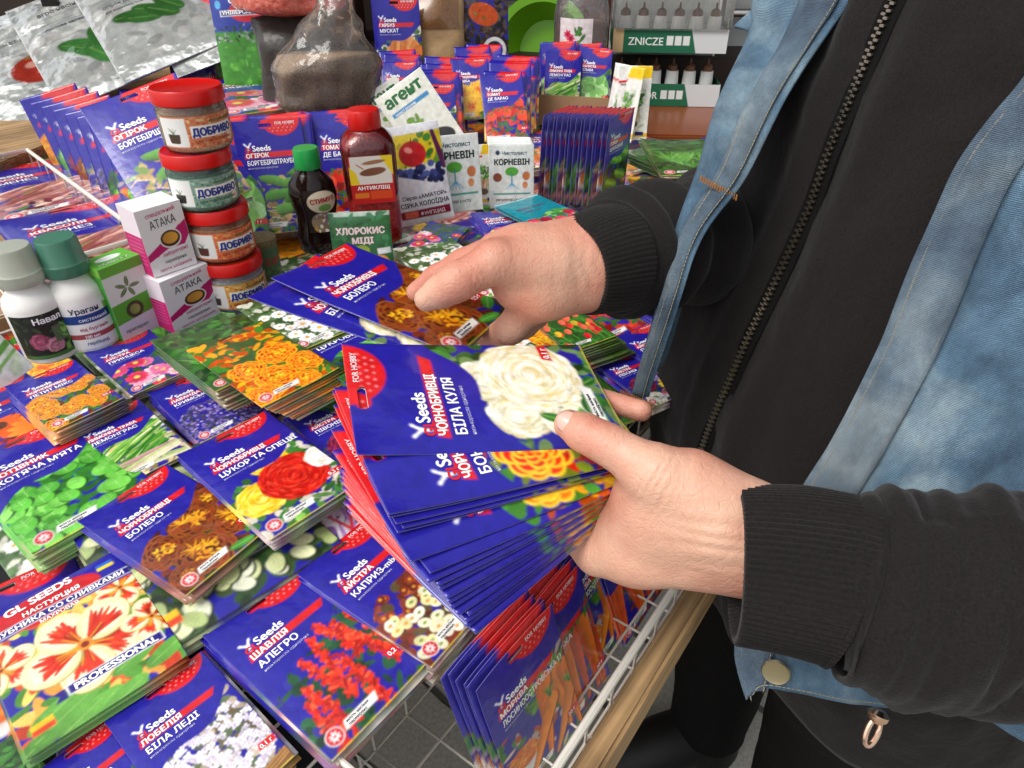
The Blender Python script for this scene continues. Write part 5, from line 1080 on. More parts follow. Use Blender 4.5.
# button placket: a darker band along the near panel's edge, with its pale stitched border
sn = [(1150, 40, .352), (1105, 80, .356), (1060, 118, .362), (1024, 156, .366), (990, 205, .376), (958, 255, .388), (1, 1, 1)]
def strip(gr, j0, j1, lift, name, m_, i0=0, i1=None, parentfn=intov, th=.003):
    i1 = i1 or len(gr); V = []; n = j1 - j0 + 1
    for i in range(i0, i1):
        for j in range(j0, j1 + 1): V.append(gr[i][j] + F_ * lift + Vector((-.2, -.6, .2)) * lift * .6)
    F = [(i * n + j, i * n + j + 1, (i + 1) * n + j + 1, (i + 1) * n + j) for i in range(i1 - i0 - 1) for j in range(n - 1)]
    o = mesh_obj(name, V, F, m_, smooth=True); md = o.modifiers.new('s', 'SOLIDIFY'); md.thickness = th; md.offset = 0; wear(o); return parentfn(o)
strip(gL, 0, 8, .0035, 'placket', M['denimdark'])
strip(gR, 2, 10, .003, 'placket', M['denimdark'])
def stitch(pts, name, m_, r=.00038, dash=.0026):
    mb = MB(); P = [Vector(p) for p in pts]; acc = 0
    for a, b in zip(P[:-1], P[1:]):
        L = (b - a).length; t = 0
        while t < L:
            e = min(L, t + dash * .7); mb.tube([a + (b - a) * (t / L), a + (b - a) * (e / L)], r, 5); t += dash
    return intov(wear(mb.build(name, m_)))
LF = Vector((-.35, -.75, .25)).normalized()
for j, m_ in ((1, 'thread'), (7, 'thread'), (26, 'thread')):
    stitch([g[j] + LF * .0052 for g in gL], 'stitching', M[m_])
for j in (3, 9): stitch([g[j] + LF * .0052 for g in gR], 'stitching', M['thread'])
stitch([v + LF * .003 + Vector((0, 0, .006)) for v in gL[-1]], 'stitching', M['thread'])
for i_ in (34, 62):                                   # buttonholes in tan thread
    mb = MB(); c = gR[min(i_, len(gR) - 1)][6] + LF * .0065
    for q in range(16): mb.tube([c + Vector((-.002, 0, .001)) * (q - 8) * .9 + UPZ * .002, c + Vector((-.002, 0, .001)) * (q - 8) * .9 - UPZ * .002], .0007, 5)
    intov(wear(mb.build('buttonhole', M['othread'])))
mb = MB(); mb.lathe([(.0001, .0), (.0085, .0), (.0092, .0012), (.0085, .0024), (.007, .0019), (.0001, .0022)], 32)
bt = mb.build('metal_button', mat('antique_brass', (.42, .36, .22), .4, metal=1), smooth=True); bt.matrix_world = Matrix.Translation(D(776, 671, .452)) @ LF.to_track_quat('Z', 'Y').to_matrix().to_4x4(); bpy.context.view_layer.update()
mw = bt.matrix_world.copy(); bt.parent = vest; bt.matrix_parent_inverse = Matrix.Translation(-Vector(person.location))
# collar flap at the top of the far panel
rows = [[D(734, 27, .545), D(760, 5, .535), D(800, -20, .52), D(850, -40, .50)], [D(760, 36, .545), D(790, 25, .53), D(830, 5, .505), D(865, -15, .485)]]
oC, gC = panel('collar', [[a, b, c, d] for a, b, c, d in [rows[0], [(x + y) / 2 + LF * .004 for x, y in zip(*rows)], rows[1]]], M['denim'], disp=.002, thick=.004); intov(oC)
# trousers, boots, pocket zip
hipc = front(.75) - F_ * .13
for s1 in (1, -1):
    b0 = hipc + R_ * .10 * s1 + Vector((.022, .0, 0)); k_ = Vector((.02, .02, 0))
    sleeve('trouser_leg', [(tuple(b0 + k_ + Vector((.02, 0, -.68))), .062), (tuple(b0 + k_ + Vector((.015, 0, -.5))), .068), (tuple(b0 + k_ * .7 + Vector((.01, 0, -.3))), .078), (tuple(b0 + Vector((0, 0, -.12))), .10), (tuple(b0 + Vector((-.02, 0, .03))), .11)], 80, 10, lambda s_, a, q: .006 * mn.noise(q * 9) + .002 * mn.noise(q * 30), M['trouser'], inner=True)
    mb = MB(); mb.lathe([(.001, 0), (.055, 0), (.058, .02), (.052, .05), (.045, .09), (.05, .13), (.048, .135), (.001, .135)], 32, c=(0, 0, 0)); 
    mb.tube([Vector((0, 0, .04)), F_ * .08 + UPZ * .038, F_ * .16 + UPZ * .03, F_ * .19 + UPZ * .024], [.048, .046, .038, .02], 20)
    bo = mb.build('boot', mat('black_boot', lin('121212'), .6), smooth=True); bo.location = (b0.x + .04, b0.y + .02, 0); wear(bo)
mb = MB(); pz = D(880, 710, .40); dd = (D(868, 745, .40) - pz)
mb.tube([pz + dd * t for t in (0, .12, .25, .36)], [.0035, .006, .0055, .003], 16)
mb.tube([pz + dd * .62 + (Vector((1, 0, 0)) * math.cos(a) * .0035 + dd.normalized() * math.sin(a) * .0085) for a in np.linspace(0, 6.2832, 25)[:-1]], .0016, 8, closed=True)
wear(mb.build('zipper_pull', M['brass'], smooth=True))
# hair and eyes
M['hair'] = mat('brown_hair', lin('3a2618'), .5, bump=[(200, .002)])
def hair_sdf(P):
    H = np.array(HEAD - F_ * .018 + UPZ * .02); q = (P - H) / np.array([.102, .09, .118]); d = (np.linalg.norm(q, axis=-1) - 1) * .09
    pl = (P - np.array(HEAD)) @ np.array(F_); cut = pl - .035 - .3 * np.maximum(0, (P[..., 2] - HEAD.z)); return np.maximum(d, cut) 
V, Fq = surface_net(hair_sdf, np.array(HEAD) - .14, np.array(HEAD) + .16, .006); wear(mesh_obj('hair', smooth_mesh(V, Fq, 3), Fq, M['hair'], smooth=True))
for s1 in (1, -1):
    mb = MB(); mb.lathe([(.0001, -.011)] + [(.011 * math.sin(t), -.011 * math.cos(t)) for t in np.linspace(.2, 2.94, 12)] + [(.0001, .011)], 20); e = mb.build('eye', mat('eye_white', lin('e8e4e0'), .2), smooth=True); e.location = HEAD + F_ * .078 + R_ * .03 * s1 + UPZ * .018; wear(e)
    mb = MB(); mb.tube([HEAD + F_ * .085 + R_ * (.015 + .01 * q) * s1 + UPZ * (.038 + .003 * math.sin(q * 1.2)) for q in range(4)], .003, 6); wear(mb.build('eyebrow', M['hair']))
mb = MB(); mb.tube([HEAD + F_ * (.098 - abs(q) * .003) + R_ * q * .007 - UPZ * (.045 + abs(q) * .0006) for q in range(-3, 4)], [.001, .003, .004, .0042, .004, .003, .001], 8); wear(mb.build('lips', mat('lips', lin('b06a60'), .4), smooth=True))
# ---------------------------------------------------------------- a cloth of single packets filling the gaps between the piles
KEYS = ['mint', 'mari', 'lav', 'pink', 'aster', 'carrot', 'bean', 'cuc', 'tomato', 'cabb', 'peas', 'white', 'bolero', 'samba', 'gpink', 'ggreen', 'gtulip', 'gwhite', 'gaster', 'gorange', 'pump', 'bonita']
KD = dict(mint='green leaves', mari='orange marigolds', lav='lavender', pink='pink asters', aster='mixed asters', carrot='carrots', bean='beans', cuc='cucumbers', tomato='tomatoes', cabb='cabbage', peas='pea pods', white='white asters', bolero='brown marigolds', samba='orange flowers', gpink='pink petals', ggreen='green shoots', gtulip='red tulips', gwhite='white daisies', gaster='dark purple asters', gorange='fiery marigolds', pump='pumpkins', bonita='red and yellow marigolds')
rg = random.Random(5); XV = Vector((.8, .6, 0)).normalized(); YV = Vector((-.6, .8, 0)); kk = 0
B0 = Vector((-.33, .30, 0))
for r_ in range(-1, 12):
    for c_ in range(-9, 13):
        p = B0 + XV * (c_ * .098 + (r_ % 2) * .03) + YV * (r_ * .135) + Vector((rg.uniform(-.012, .012), rg.uniform(-.012, .012), TZ + .003 + (kk % 7) * .0022))
        rel = p - E0; a_, b_ = rel.dot(EV), rel.dot(NV)
        if b_ < .18 and not (a_ < -.14 and b_ > .05): continue
        if b_ > 1.9 or a_ < -1.0: continue
        v = p - Vector((0, 0, CAMZ)); dd_ = v.y * CP - v.z * SP
        if dd_ < .1: continue
        px = 512 + 690 * v.x / dd_; py = 384 - 690 * (v.y * SP + v.z * CP) / dd_
        if px < -60 or px > 790 or py < 85 or py > 830: continue
        kk += 1; k = rg.choice(KEYS); ang = rg.uniform(-14, 14)
        m = Matrix((XV, YV, UPZ)).transposed() @ Matrix.Rotation(R(ang), 3, 'Z') @ Matrix.Rotation(R(rg.uniform(-2, 2)), 3, 'X')
        packet_at(k, m, p, rg.uniform(1.0, 1.1), f'packet of {KD[k]} in the bottom layer, ' + ('front' if r_ < 2 else 'middle' if r_ < 6 else 'back') + ' of the table', 2 if dd_ < 1.0 else 4, group='loose packets between the piles')
# ---------------------------------------------------------------- products
def art_box(name, w_, d_, h, arts, fr, label, cat, loc, rotz):
    """carton: arts = dict(front, left, top) painted sheets; fallback colour"""
    root = None; V = []; F = []; C = []
    def face(o, ux, uy, a, nx_=30):
        n = len(V); 
        if isinstance(a, Art):
            nx, ny = a.nx, a.ny; cols = a.im.reshape(-1, 3)
        else: nx, ny = 2, 2; cols = np.array([lin(a)] * 9)
        for j in range(ny + 1):
            for i in range(nx + 1): V.append(o + ux * (i / nx) - uy * (j / ny))
        C.extend(cols.tolist())
        for j in range(ny):
            for i in range(nx): q = n + j * (nx + 1) + i; F.append((q + nx + 1, q + nx + 2, q + 1, q))
        if isinstance(a, Art) and a.texts:
            nz = ux.cross(uy).normalized(); t_ = lettering(a, lambda x, y: o + ux * (x / a.w) - uy * (y / a.h) + nz * .00025)
            if t_: n = len(V); V.extend(t_[0]); C.extend(t_[2]); F.extend([tuple(i + n for i in p) for p in t_[1]])
    X, Y, Z = Vector((1, 0, 0)), Vector((0, 1, 0)), Vector((0, 0, 1)); x0, y0 = -w_ / 2, -d_ / 2
    face(Vector((x0, y0, h)), X * w_, Z * h, arts['front']); face(Vector((x0, -y0, h)), -Y * d_, Z * h, arts['left'])
    face(Vector((-x0, y0, h)), Y * d_, Z * h, arts.get('right', fr)); face(Vector((-x0, -y0, h)), -X * w_, Z * h, fr)
    face(Vector((x0, -y0, h)), X * w_, Y * d_, arts.get('top', fr))
    face(Vector((x0, y0, 0)), X * w_, -Y * d_, fr)
    o = mesh_obj(name, V, F, M['paperart'], cols=np.array(C)); o.location = loc; o.rotation_euler = (0, 0, rotz); return tag(o, label, cat)
def wrap_label(a, rad, z1, a0, a1, parent, name='label', sx=1, sy=1, vs=1):
    """printed label round a bottle between angles a0..a1; rad may be a function of z"""
    rf = rad if callable(rad) else (lambda z: rad)
    def mp(x, y, e=0): t = a0 + (a1 - a0) * x / a.w; z = z1 - y / 1000 * vs; r = rf(z) + e; return ((r * math.cos(t)) * sx, (r * math.sin(t)) * sy, z)
    V = [mp(a.w * i / a.nx, a.h * j / a.ny, .0006) for j in range(a.ny + 1) for i in range(a.nx + 1)]; n = a.nx + 1
    F = [((j + 1) * n + i, (j + 1) * n + i + 1, j * n + i + 1, j * n + i) for j in range(a.ny) for i in range(a.nx)]; C = a.im.reshape(-1, 3).tolist()
    t_ = lettering(a, lambda x, y: mp(x, y, .0009))
    if t_: k = len(V); V += t_[0]; C += t_[2]; F += [tuple(i + k for i in p) for p in t_[1]]
    return mesh_obj(name, V, F, M['paperart'], parent, cols=np.array(C))
VIEW = math.atan2                                    # angle helpers: labels face the camera
def face_ang(p): return math.atan2(-p.y, -p.x)
# -- white bottles
def bottle(base, capmat, artf, label, tilt=0):
    p = base; root = empty('plastic_bottle', p, label, 'bottle'); th = face_ang(p) + .25
    mb = MB(); mb.lathe([(.001, 0), (.024, 0), (.0272, .003), (.0275, .01), (.0275, .062), (.0255, .07), (.019, .077), (.0165, .082), (.0165, .088), (.001, .088)], 48); mb.build('body', M['white'], root, True)
    mb = MB(); mb.lathe([(.001, .0845), (.0215, .0845), (.0222, .087), (.0222, .097), (.0205, .099), (.0195, .120), (.018, .1225), (.001, .1225)], 48); mb.build('cap', capmat, root, True)
    a = artf(); wrap_label(a, .0275, .058, th - 1.35, th + 1.35, root); return root
def L_navan():
    a = Art(74, 50, 110, 74, '24281f'); a.mottle(np.ones_like(a.X), ('2a3324', '1c2018', '3b4a30'), 5, 1, 80); a.pom(22, 30, 9, ('8a3a50', 'b0607a'), 50, .3); a.pom(34, 36, 8, ('a05a70', 'd090a0'), 40, .3); a.leaves(44, 70, 20, 44, 12, l=6); a.poly([(36, 16), (66, 14), (66, 34), (36, 34)], '5a6a4a'); a.leaves(38, 64, 16, 32, 8, l=4)
    a.t('Навал', 22, 10, 9, 'ffffff', 0, .04); a.poly([(0, 46), (74, 46), (74, 50), (0, 50)], '4a7a3a'); return a
def L_uragan():
    a = Art(74, 52, 110, 76, 'f0f0ee'); a.poly([(0, 12), (74, 12), (74, 22), (0, 22)], '1c3f86'); a.poly([(0, 34), (74, 34), (74, 40), (0, 40)], 'a8484a'); a.poly([(50, 4), (70, 10), (70, 12), (50, 12)], '8ac050')
    a.t('Ураган', 16, 10, 8.5, '2a3a5a', 0, .03); a.t('системний', 22, 19.5, 5.5, 'e8eef8'); a.t('від бурʼянів', 20, 30, 5, 'b05050'); a.t('100 мл', 22, 39, 4.6, 'ffffff', 0, .02); a.t('гербіцид', 22, 47, 5, '5a6070'); return a
M['capclear'] = mat('milky_cap', lin('c2c8b8'), .25, trans=.4); M['capgreen'] = mat('translucent_green_cap', lin('4f8a72'), .25, trans=.3)
bottle(W(55, 352, .790), M['capclear'], L_navan, 'white bottle with milky cap and dark green label, leftmost')
bottle(W(96, 341, .790), M['capgreen'], L_uragan, 'white bottle with translucent green cap and blue banded label')
# -- cartons
def C_insp_side():
    a = Art(34, 92, 50, 130, '3fa02c'); a.poly([(0, 0), (34, 0), (34, 10), (0, 10)], '7ac040'); a.t('ІНСПІРАТОР', 24, 88, 15, 'ffffff', 90, .06, 72); a.mottle((a.Y < 30) * 1., ('58b038', '3fa02c'), 5, 2, 30); return a
def C_insp_front():
    a = Art(48, 92, 70, 130, 'dfe4dc'); a.poly([(0, 0), (48, 0), (48, 12), (0, 12)], '6ab03c'); [a.leaf(24 + 8 * math.cos(k * 1.2), 30 + 7 * math.sin(k * 1.2), 6, 2.2, k * 1.2, '5a6a48') for k in range(5)]; a.poly([(0, 46), (48, 42), (48, 66), (0, 70)], '5aa832'); a.ell(24, 58, 10, 10, 0, '4a4230'); a.ell(24, 58, 6, 6, 0, '8a9a50', 0, .3); a.poly([(0, 70), (48, 66), (48, 92), (0, 92)], 'd0d8dc'); a.t('препарат', 6, 82, 6, '6a7a80'); return a
def C_insp_top():
    a = Art(48, 34, 50, 36, '5fb038'); a.ell(24, 14, 14, 6, 0, 'e8f0e8'); a.t('НОВИНКА', 6, 29, 7, 'ffffff', 0, .02); return a
def up_from(px, py, z): return W(px, py, z)
p = W(135, 330, .790); art_box('product_carton', .048, .034, .088, dict(front=C_insp_front(), left=C_insp_side(), top=C_insp_top()), 'c8d8c0', 'green and white carton with vertical white lettering', 'carton', p, R(58))
def C_at_front():
    a = Art(62, 78, 90, 112, 'efecee'); a.poly([(0, 52), (62, 22), (62, 40), (28, 78), (0, 78)], 'c4146c') ; a.poly([(0, 60), (30, 50), (62, 50), (62, 78), (0, 78)], 'efecee'); a.ell(36, 39, 15, 11, 0, 'f4f0f0'); a.ell(36, 39, 13.4, 9.4, 0, '4a2c18'); a.ell(36, 38.5, 10.5, 6.6, 0, 'd89a3c', 0, .3)
    a.t('АТАКА', 14, 24, 13, '4a4a50', 3, .01, 36); a.t('спеціальний', 12, 11, 7, 'd03a80', 4, .01, 40); a.ell(13, 52, 4, 4, 0, 'c4146c'); a.ell(52, 30, 3.6, 3.6, 0, 'c4146c'); a.t('лабораторно', 20, 58, 6, 'd03a80', 4, .01, 36); a.t('перевірена', 20, 66, 5.6, '6a5a64', 2, .01); a.t('проти шкідників', 10, 74, 5, 'd05a90', 2, .01, 46); return a
def C_at_side():
    a = Art(44, 78, 60, 100, 'd8b0c4'); a.poly([(0, 30), (44, 22), (44, 78), (0, 78)], 'c4146c'); a.poly([(0, 0), (44, 0), (44, 30), (0, 32)], 'e8dce4'); [a.cap(6, 36 + 5 * k, 38, 34 + 5 * k, .7, .7, 'd8609c') for k in range(7)]; return a
p = W(187, 318, .790); hA = .064
art_box('product_carton', .060, .044, hA, dict(front=C_at_front(), left=C_at_side()), 'ece8ea', 'lower pink and white carton with an orange oval, under its twin', 'carton', p, R(56))
art_box('product_carton', .050, .040, .074, dict(front=C_at_front(), left=C_at_side()), 'ece8ea', 'upper pink and white carton standing on top of its twin', 'carton', p + Vector((-.006, .004, hA + .001)), R(50))
# -- jars
def L_dob(c1, c2, soil):
    def f():
        a = Art(96, 40, 130, 56, c1[0]); a.mottle((a.X > 30) * 1., c1, 3, 2, 300); a.poly([(0, 2), (30, 2), (30, 38), (0, 38)], 'e6e6e2'); a.poly([(8, 22), (22, 22), (20, 34), (10, 34)], '3a3a40'); a.poly([(8, 24), (22, 24), (21, 33), (9, 33)], soil); a.tuft(15, 22, 10, 6, ('5a7a4a',), .7, 1.57, .5)
        a.poly([(34, 12), (84, 12), (84, 27), (34, 27)], 'f0ece0'); a.t('ДОБРИВО', 35, 24.5, 13, '2a3a90', 0, .07, 47); a.t('для овочів і квітів', 36, 33, 5, c2, 0, .02, 40); a.ell(78, 32, 5, 5, 0, 'f0e0c0'); a.t('55', 75, 34, 5, 'b03020', 0, .02); a.t('високоякісне', 54, 9, 5, '5a7a3a', 0, .02); a.poly([(90, 4), (94, 4), (94, 36), (90, 36)], '5a5a6a'); return a
    return f
jc = W(240, 300, .790); jh = .0615
jars = [(('d8a048', 'e8c070', 'c05030'), 'b04a2a', '4a3020', 'd0cfd4', 'jar of pale granules with blue and orange label, bottom of the jar tower', 'c8d4e0'), (('d87040', 'e8a060', 'c84828'), 'b04a2a', '5a2a18', 'a8603c', 'jar with orange label, third from the top of the jar tower', 'd08050'),
        (('7a9a8a', 'a0b8a8', '4a7a60'), '3a6a4a', '2a2a24', '5f8a78', 'jar of green granules, second from the top of the jar tower', '5f8a78'), (('c87850', 'e0b080', 'b85030'), 'b04a2a', '4a3a2a', 'c4a888', 'jar of beige granules, topmost of the jar tower', 'c9ae90')]
offs = [(.0, .0), (-.004, .003), (-.008, .001), (-.003, .006)]
M['reddeep'] = M['red']
for i, (c1, c2, soil, gran, lab, gc) in enumerate(jars):
    q = jc + Vector((offs[i][0], offs[i][1], jh * i)); root = empty('fertiliser_jar', q, lab, 'jar', 'stacked fertiliser jars'); th = face_ang(q) + .12 * (i % 2) + .1
    mb = MB(); mb.lathe([(.001, 0), (.032, 0), (.0345, .003), (.035, .008), (.035, .040), (.0335, .045), (.031, .046), (.001, .0462)], 56); mb.build('jar_body', M['jarplastic'], root, True)
    mb = MB(); mb.lathe([(.001, .0012), (.031, .0012), (.0335, .005), (.0338, .040 if i != 3 else .037), (.001, .041 if i != 3 else .0375)], 48); mb.build('granules', mat('granules', lin(gc), .8, var=(420, .4, tuple(min(1, c * 2.2) for c in lin(gc))), bump=[(450, .002)]), root, True)
    mb = MB(); mb.lathe([(.001, .0455), (.0345, .0455), (.0362, .047), (.0362, .0585), (.0345, .0608), (.0335, .0602), (.001, .0602)], 64); mb.build('lid', M['red'], root, True)
    wrap_label(L_dob(c1, c2, soil)(), .0352, .0375, th - 1.3, th + 1.3, root, vs=.78)
# -- small green tin
p = W(268, 276, .790); root = empty('cardboard_tube', p, 'small green tube with brown textured lid beside the jar tower', 'tube')
mb = MB(); mb.lathe([(.001, 0), (.0185, 0), (.019, .001), (.019, .047), (.001, .047)], 40); mb.build('tube_body', mat('tube', lin('4a6a44'), .5, var=(60, .4, lin('6a7a54'))), root, True)
mb = MB(); mb.lathe([(.001, .047), (.0195, .047), (.0198, .049), (.0195, .054), (.001, .0545)], 40); mb.build('lid', mat('cork', lin('8f7f58'), .8, var=(260, .4, lin('6f6242')), bump=[(200, .001)]), root, True)
a = Art(30, 34, 44, 50, '4f6f48'); a.t('ЕФ', 10, 20, 13, 'a04a3a', 0, .05); a.mottle((a.Y > 24) * 1., ('6a8a54', '3f5f3a'), 3, 1, 40); th = face_ang(p) + .3; wrap_label(a, .0192, .042, th - .8, th + .8, root)
# -- black bottle with green cap
p = W(322, 248, .790); root = empty('plastic_bottle', p, 'dark curvy bottle with a green cap', 'bottle')
mb = MB(); mb.lathe([(.001, 0), (.027, 0), (.030, .004), (.0305, .02), (.0275, .036), (.0265, .05), (.0305, .066), (.032, .080), (.029, .095), (.019, .107), (.0145, .112), (.0145, .118), (.001, .118)], 56, sx=1, sy=.8); b_ = mb.build('body', M['dark'], root, True)
mb = MB(); mb.lathe([(.001, .114), (.0168, .114), (.0172, .116), (.0166, .137), (.0152, .1395), (.001, .1395)], 48); mb.build('cap', M['green'], root, True)
def L_st():
    a = Art(50, 58, 70, 84, '1d0f0a'); a.ell(24, 16, 20, 15, 0, 'd8ccb0'); a.t('СТИМУЛ', 8, 18, 8.5, 'c02a20', 6, .05, 32); a.ell(26, 24, 9, 5, 0, '6aa04a'); a.ell(22, 44, 17, 14, 0, '8a7a60'); a.mottle(((a.X - 22) ** 2 / 280 + (a.Y - 46) ** 2 / 200 < 1) * 1., ('d8a040', 'c8b0c8', '9a70b0', 'e8e0d0'), 4, 2, 60); return a
th = face_ang(p) + .35; wrap_label(L_st(), lambda z: np.interp(z, [.02, .036, .05, .066, .08, .095], [.0305, .0275, .0265, .0305, .032, .029]), .090, th - .85, th + .85, root, sy=.8)
# -- big red bottle
p = W(378, 237, .800); root = empty('plastic_bottle', p, 'tall square red bottle with a red cap and pest label', 'bottle'); th = face_ang(p)
M['redliq'] = mat('red_granules', lin('6e0c0e'), .3, var=(260, .4, lin('a01a1a')), coat=.6, bump=[(260, .001)])
def rsq(prof, rz, c, n=60, e=.55):
    V = []; F = []
    for r, z in prof:
        for j in range(n):
            t = 2 * math.pi * j / n; ct, st = math.cos(t), math.sin(t); ee = e if r > .03 else 1
            x, y = r * math.copysign(abs(ct) ** ee, ct), r * math.copysign(abs(st) ** ee, st); V.append((x * math.cos(rz) - y * math.sin(rz), x * math.sin(rz) + y * math.cos(rz), z))
    for i in range(len(prof) - 1):
        for j in range(n): F.append((i * n + j, i * n + (j + 1) % n, (i + 1) * n + (j + 1) % n, (i + 1) * n + j))
    F.append(tuple(range(n))[::-1]); F.append(tuple((len(prof) - 1) * n + j for j in range(n))); return V, F
rz = th + R(2)
V, F = rsq([(.001, 0), (.030, 0), (.0335, .004), (.0345, .012), (.0345, .062), (.0335, .066), (.0345, .070), (.0345, .128), (.032, .138), (.024, .147), (.0175, .150), (.0175, .154), (.001, .154)], rz, None); mesh_obj('body', V, F, M['redliq'], root, True)
V, F = rsq([(.0352 * .999, .066), (.0355, .068), (.0355, .128), (.033, .1385), (.0245, .148), (.0180, .1515)], rz, None); F = F[:-2]; mesh_obj('clear_wall', V, F, film('clear_wall', base=.0, bumps=((12, .002),)), root, True)
mb = MB(); mb.lathe([(.001, .150), (.0200, .150), (.0212, .152), (.0205, .171), (.019, .1735), (.001, .174)], 48); mb.build('cap', M['red'], root, True)
a = Art(56, 62, 80, 90, 'c01a18'); a.poly([(2, 0), (54, 0), (54, 36), (2, 36)], 'dcd6cc'); a.poly([(40, 0), (56, 0), (56, 26)], 'e8c81c'); a.poly([(0, 12), (8, 20), (12, 36), (0, 36)], 'e8c81c'); a.ell(30, 20, 17, 5, -.12, '7a4a34', 0, .2); a.ell(32, 8, 15, 2.6, -.1, '9a6a4c'); a.cap(10, 10, 18, 16, .7, .7, 'c03a30'); a.t('АНТИКЛІЩ', 8, 43, 6.5, 'ffffff', 0, .03, 42); a.poly([(4, 47), (22, 47), (22, 54), (4, 54)], 'e07820'); a.poly([(24, 45), (52, 45), (52, 56), (24, 56)], 'd84818')
V = [Vector((math.cos(rz) * .0372 - math.sin(rz) * y, math.sin(rz) * .0372 + math.cos(rz) * y, z_)) for z_, y in [(0, 0)]]
def flatmap(x, y, e=0): 
    s_ = (x / a.w - .5) * .056; r = .0357 + e + .0 ; return (math.cos(rz) * r - math.sin(rz) * s_, math.sin(rz) * r + math.cos(rz) * s_, .124 - y / 1000)
V = [flatmap(a.w * i / a.nx, a.h * j / a.ny) for j in range(a.ny + 1) for i in range(a.nx + 1)]; n = a.nx + 1
F = [((j + 1) * n + i, (j + 1) * n + i + 1, j * n + i + 1, j * n + i) for j in range(a.ny) for i in range(a.nx)]; C = a.im.reshape(-1, 3).tolist(); t_ = lettering(a, lambda x, y: flatmap(x, y, .0004)); k_ = len(V); V += t_[0]; C += t_[2]; F += [tuple(i + k_ for i in q) for q in t_[1]]
mesh_obj('label', V, F, M['paperart'], root, cols=np.array(C))
# -- standing sachets
def stand(key, base, z, yaw, tilt, s, label, name='seed_packet', cat='seed packet', group=None, stride=1, roll=0, px=True):
    """bottom edge centre at a photo point and height; yaw: direction the face looks (0 = towards the camera)"""
    b = W(base[0], base[1], z) if px else base; pm(key, stride); a = DES[key]; az = face_ang(b) + R(yaw)
    nz = Vector((math.cos(az), math.sin(az), 0)); y = UPZ; x = y.cross(nz)
    m = Matrix((x, y, nz)).transposed() @ Matrix.Rotation(R(-tilt), 3, 'X') @ Matrix.Rotation(R(roll), 3, 'Z')
    return packet_at(key, m, b + m @ Vector((0, a.h / 2000 * s, 0)), s, label, stride, group=group, name=name, cat=cat)
stand('hloro', (366, 276), .800, -6, 8, .74, 'green sachet with fruit in front of the tall red bottle', 'sachet', 'sachet')
stand('sulfur', (428, 222), .800, 10, 12, .98, 'white sachet with an apple and dark grapes', 'sachet', 'sachet', roll=5)
stand('korn', (458, 212), .800, 14, 10, 1.0, 'white sachet edge right of the apple sachet', 'sachet', 'sachet')
stand('herbs', (484, 205), .790, 10, 8, .62, 'narrow white sachet left of the rooting powder sachets', 'sachet', 'sachet', stride=2)
for i in range(5): stand('korn', (512 + i * -1, 208 - i * 2.2), .790, 4 - i * 2, 6 + i * 2, .86, ['white rooting powder sachet in front of its row'][0] if i == 0 else f'{ORD[i - 1]} white rooting powder sachet from the front of its row', 'sachet', 'sachet', group='row of rooting powder sachets', stride=1 if i == 0 else 4)
stand('argest', (415, 150), .830, 4, 20, 1.0, 'pale green sachet with black seeds leaning left behind the red bottle', 'sachet', 'sachet', roll=28)
stand('argest', (446, 156), .835, 2, 18, 1.15, 'pale sachet with green title tilted above the apple sachet', 'sachet', 'sachet', roll=32)
stand('leftsach', (6, 388), .785, 10, 20, .82, 'white and green sachet with red letters cut by the left edge', 'sachet', 'sachet', roll=16)
stand('herbs', (630, 140), .79, 4, 8, .92, 'tall white and yellow sachet of green herbs clipped at the top', 'sachet', 'sachet')
for i in range(2): stand('herbs', (618 - i * 4, 140 - i * 2), .79, -34 - i * 8, 10, .92, f'{("second", "third")[i]} herb sachet behind the clipped front one', 'sachet', 'sachet', stride=4)
# -- upright row of blue packets
for i in range(15):
    b = W(612, 199, .785) + Vector((-.0072, .001, 0)) * i + Vector((0, random.Random(i).uniform(-.002, .002), 0)); stand(['peas', 'carrot', 'bean', 'cabb'][i % 4] if i else 'peas', b, 0, 64 - (i % 3) * 2, -2, .88, 'front packet of the tight upright blue row, green pods' if i == 0 else f'{ORD[i - 1]} packet from the right in the upright blue row', group='upright row of blue packets', stride=2 if i == 0 else 6, px=False)
stack('pump', (500, 134), (532, 168), .80, 7, 'blue packet with orange fruit left of the upright blue row', 'orange fruit packets', seed=61)
# -- cucumber packets beside the jars
m_ = None
TLc, TRc, BLc = D(80, 110, .82), D(158, 55, .86), D(118, 172, .80)
packet('cuc', TLc, BLc, TRc, 'large leaning packet of green cucumbers left of the jar tower', scale=(TRc - TLc).length / .095)
for i in range(9):
    b = W(158 - i * 9, 232 - i * 6, .80) + Vector((0, .02, 0)); stand(KEYS[(i * 5) % 13], b, 0, -40 + i * 3, 24, .95, f'{(["first"] + ORD)[i]} packet from the right in the leaning row behind the basket rim', group='leaning packets behind the left basket rim', stride=4, px=False, roll=14)
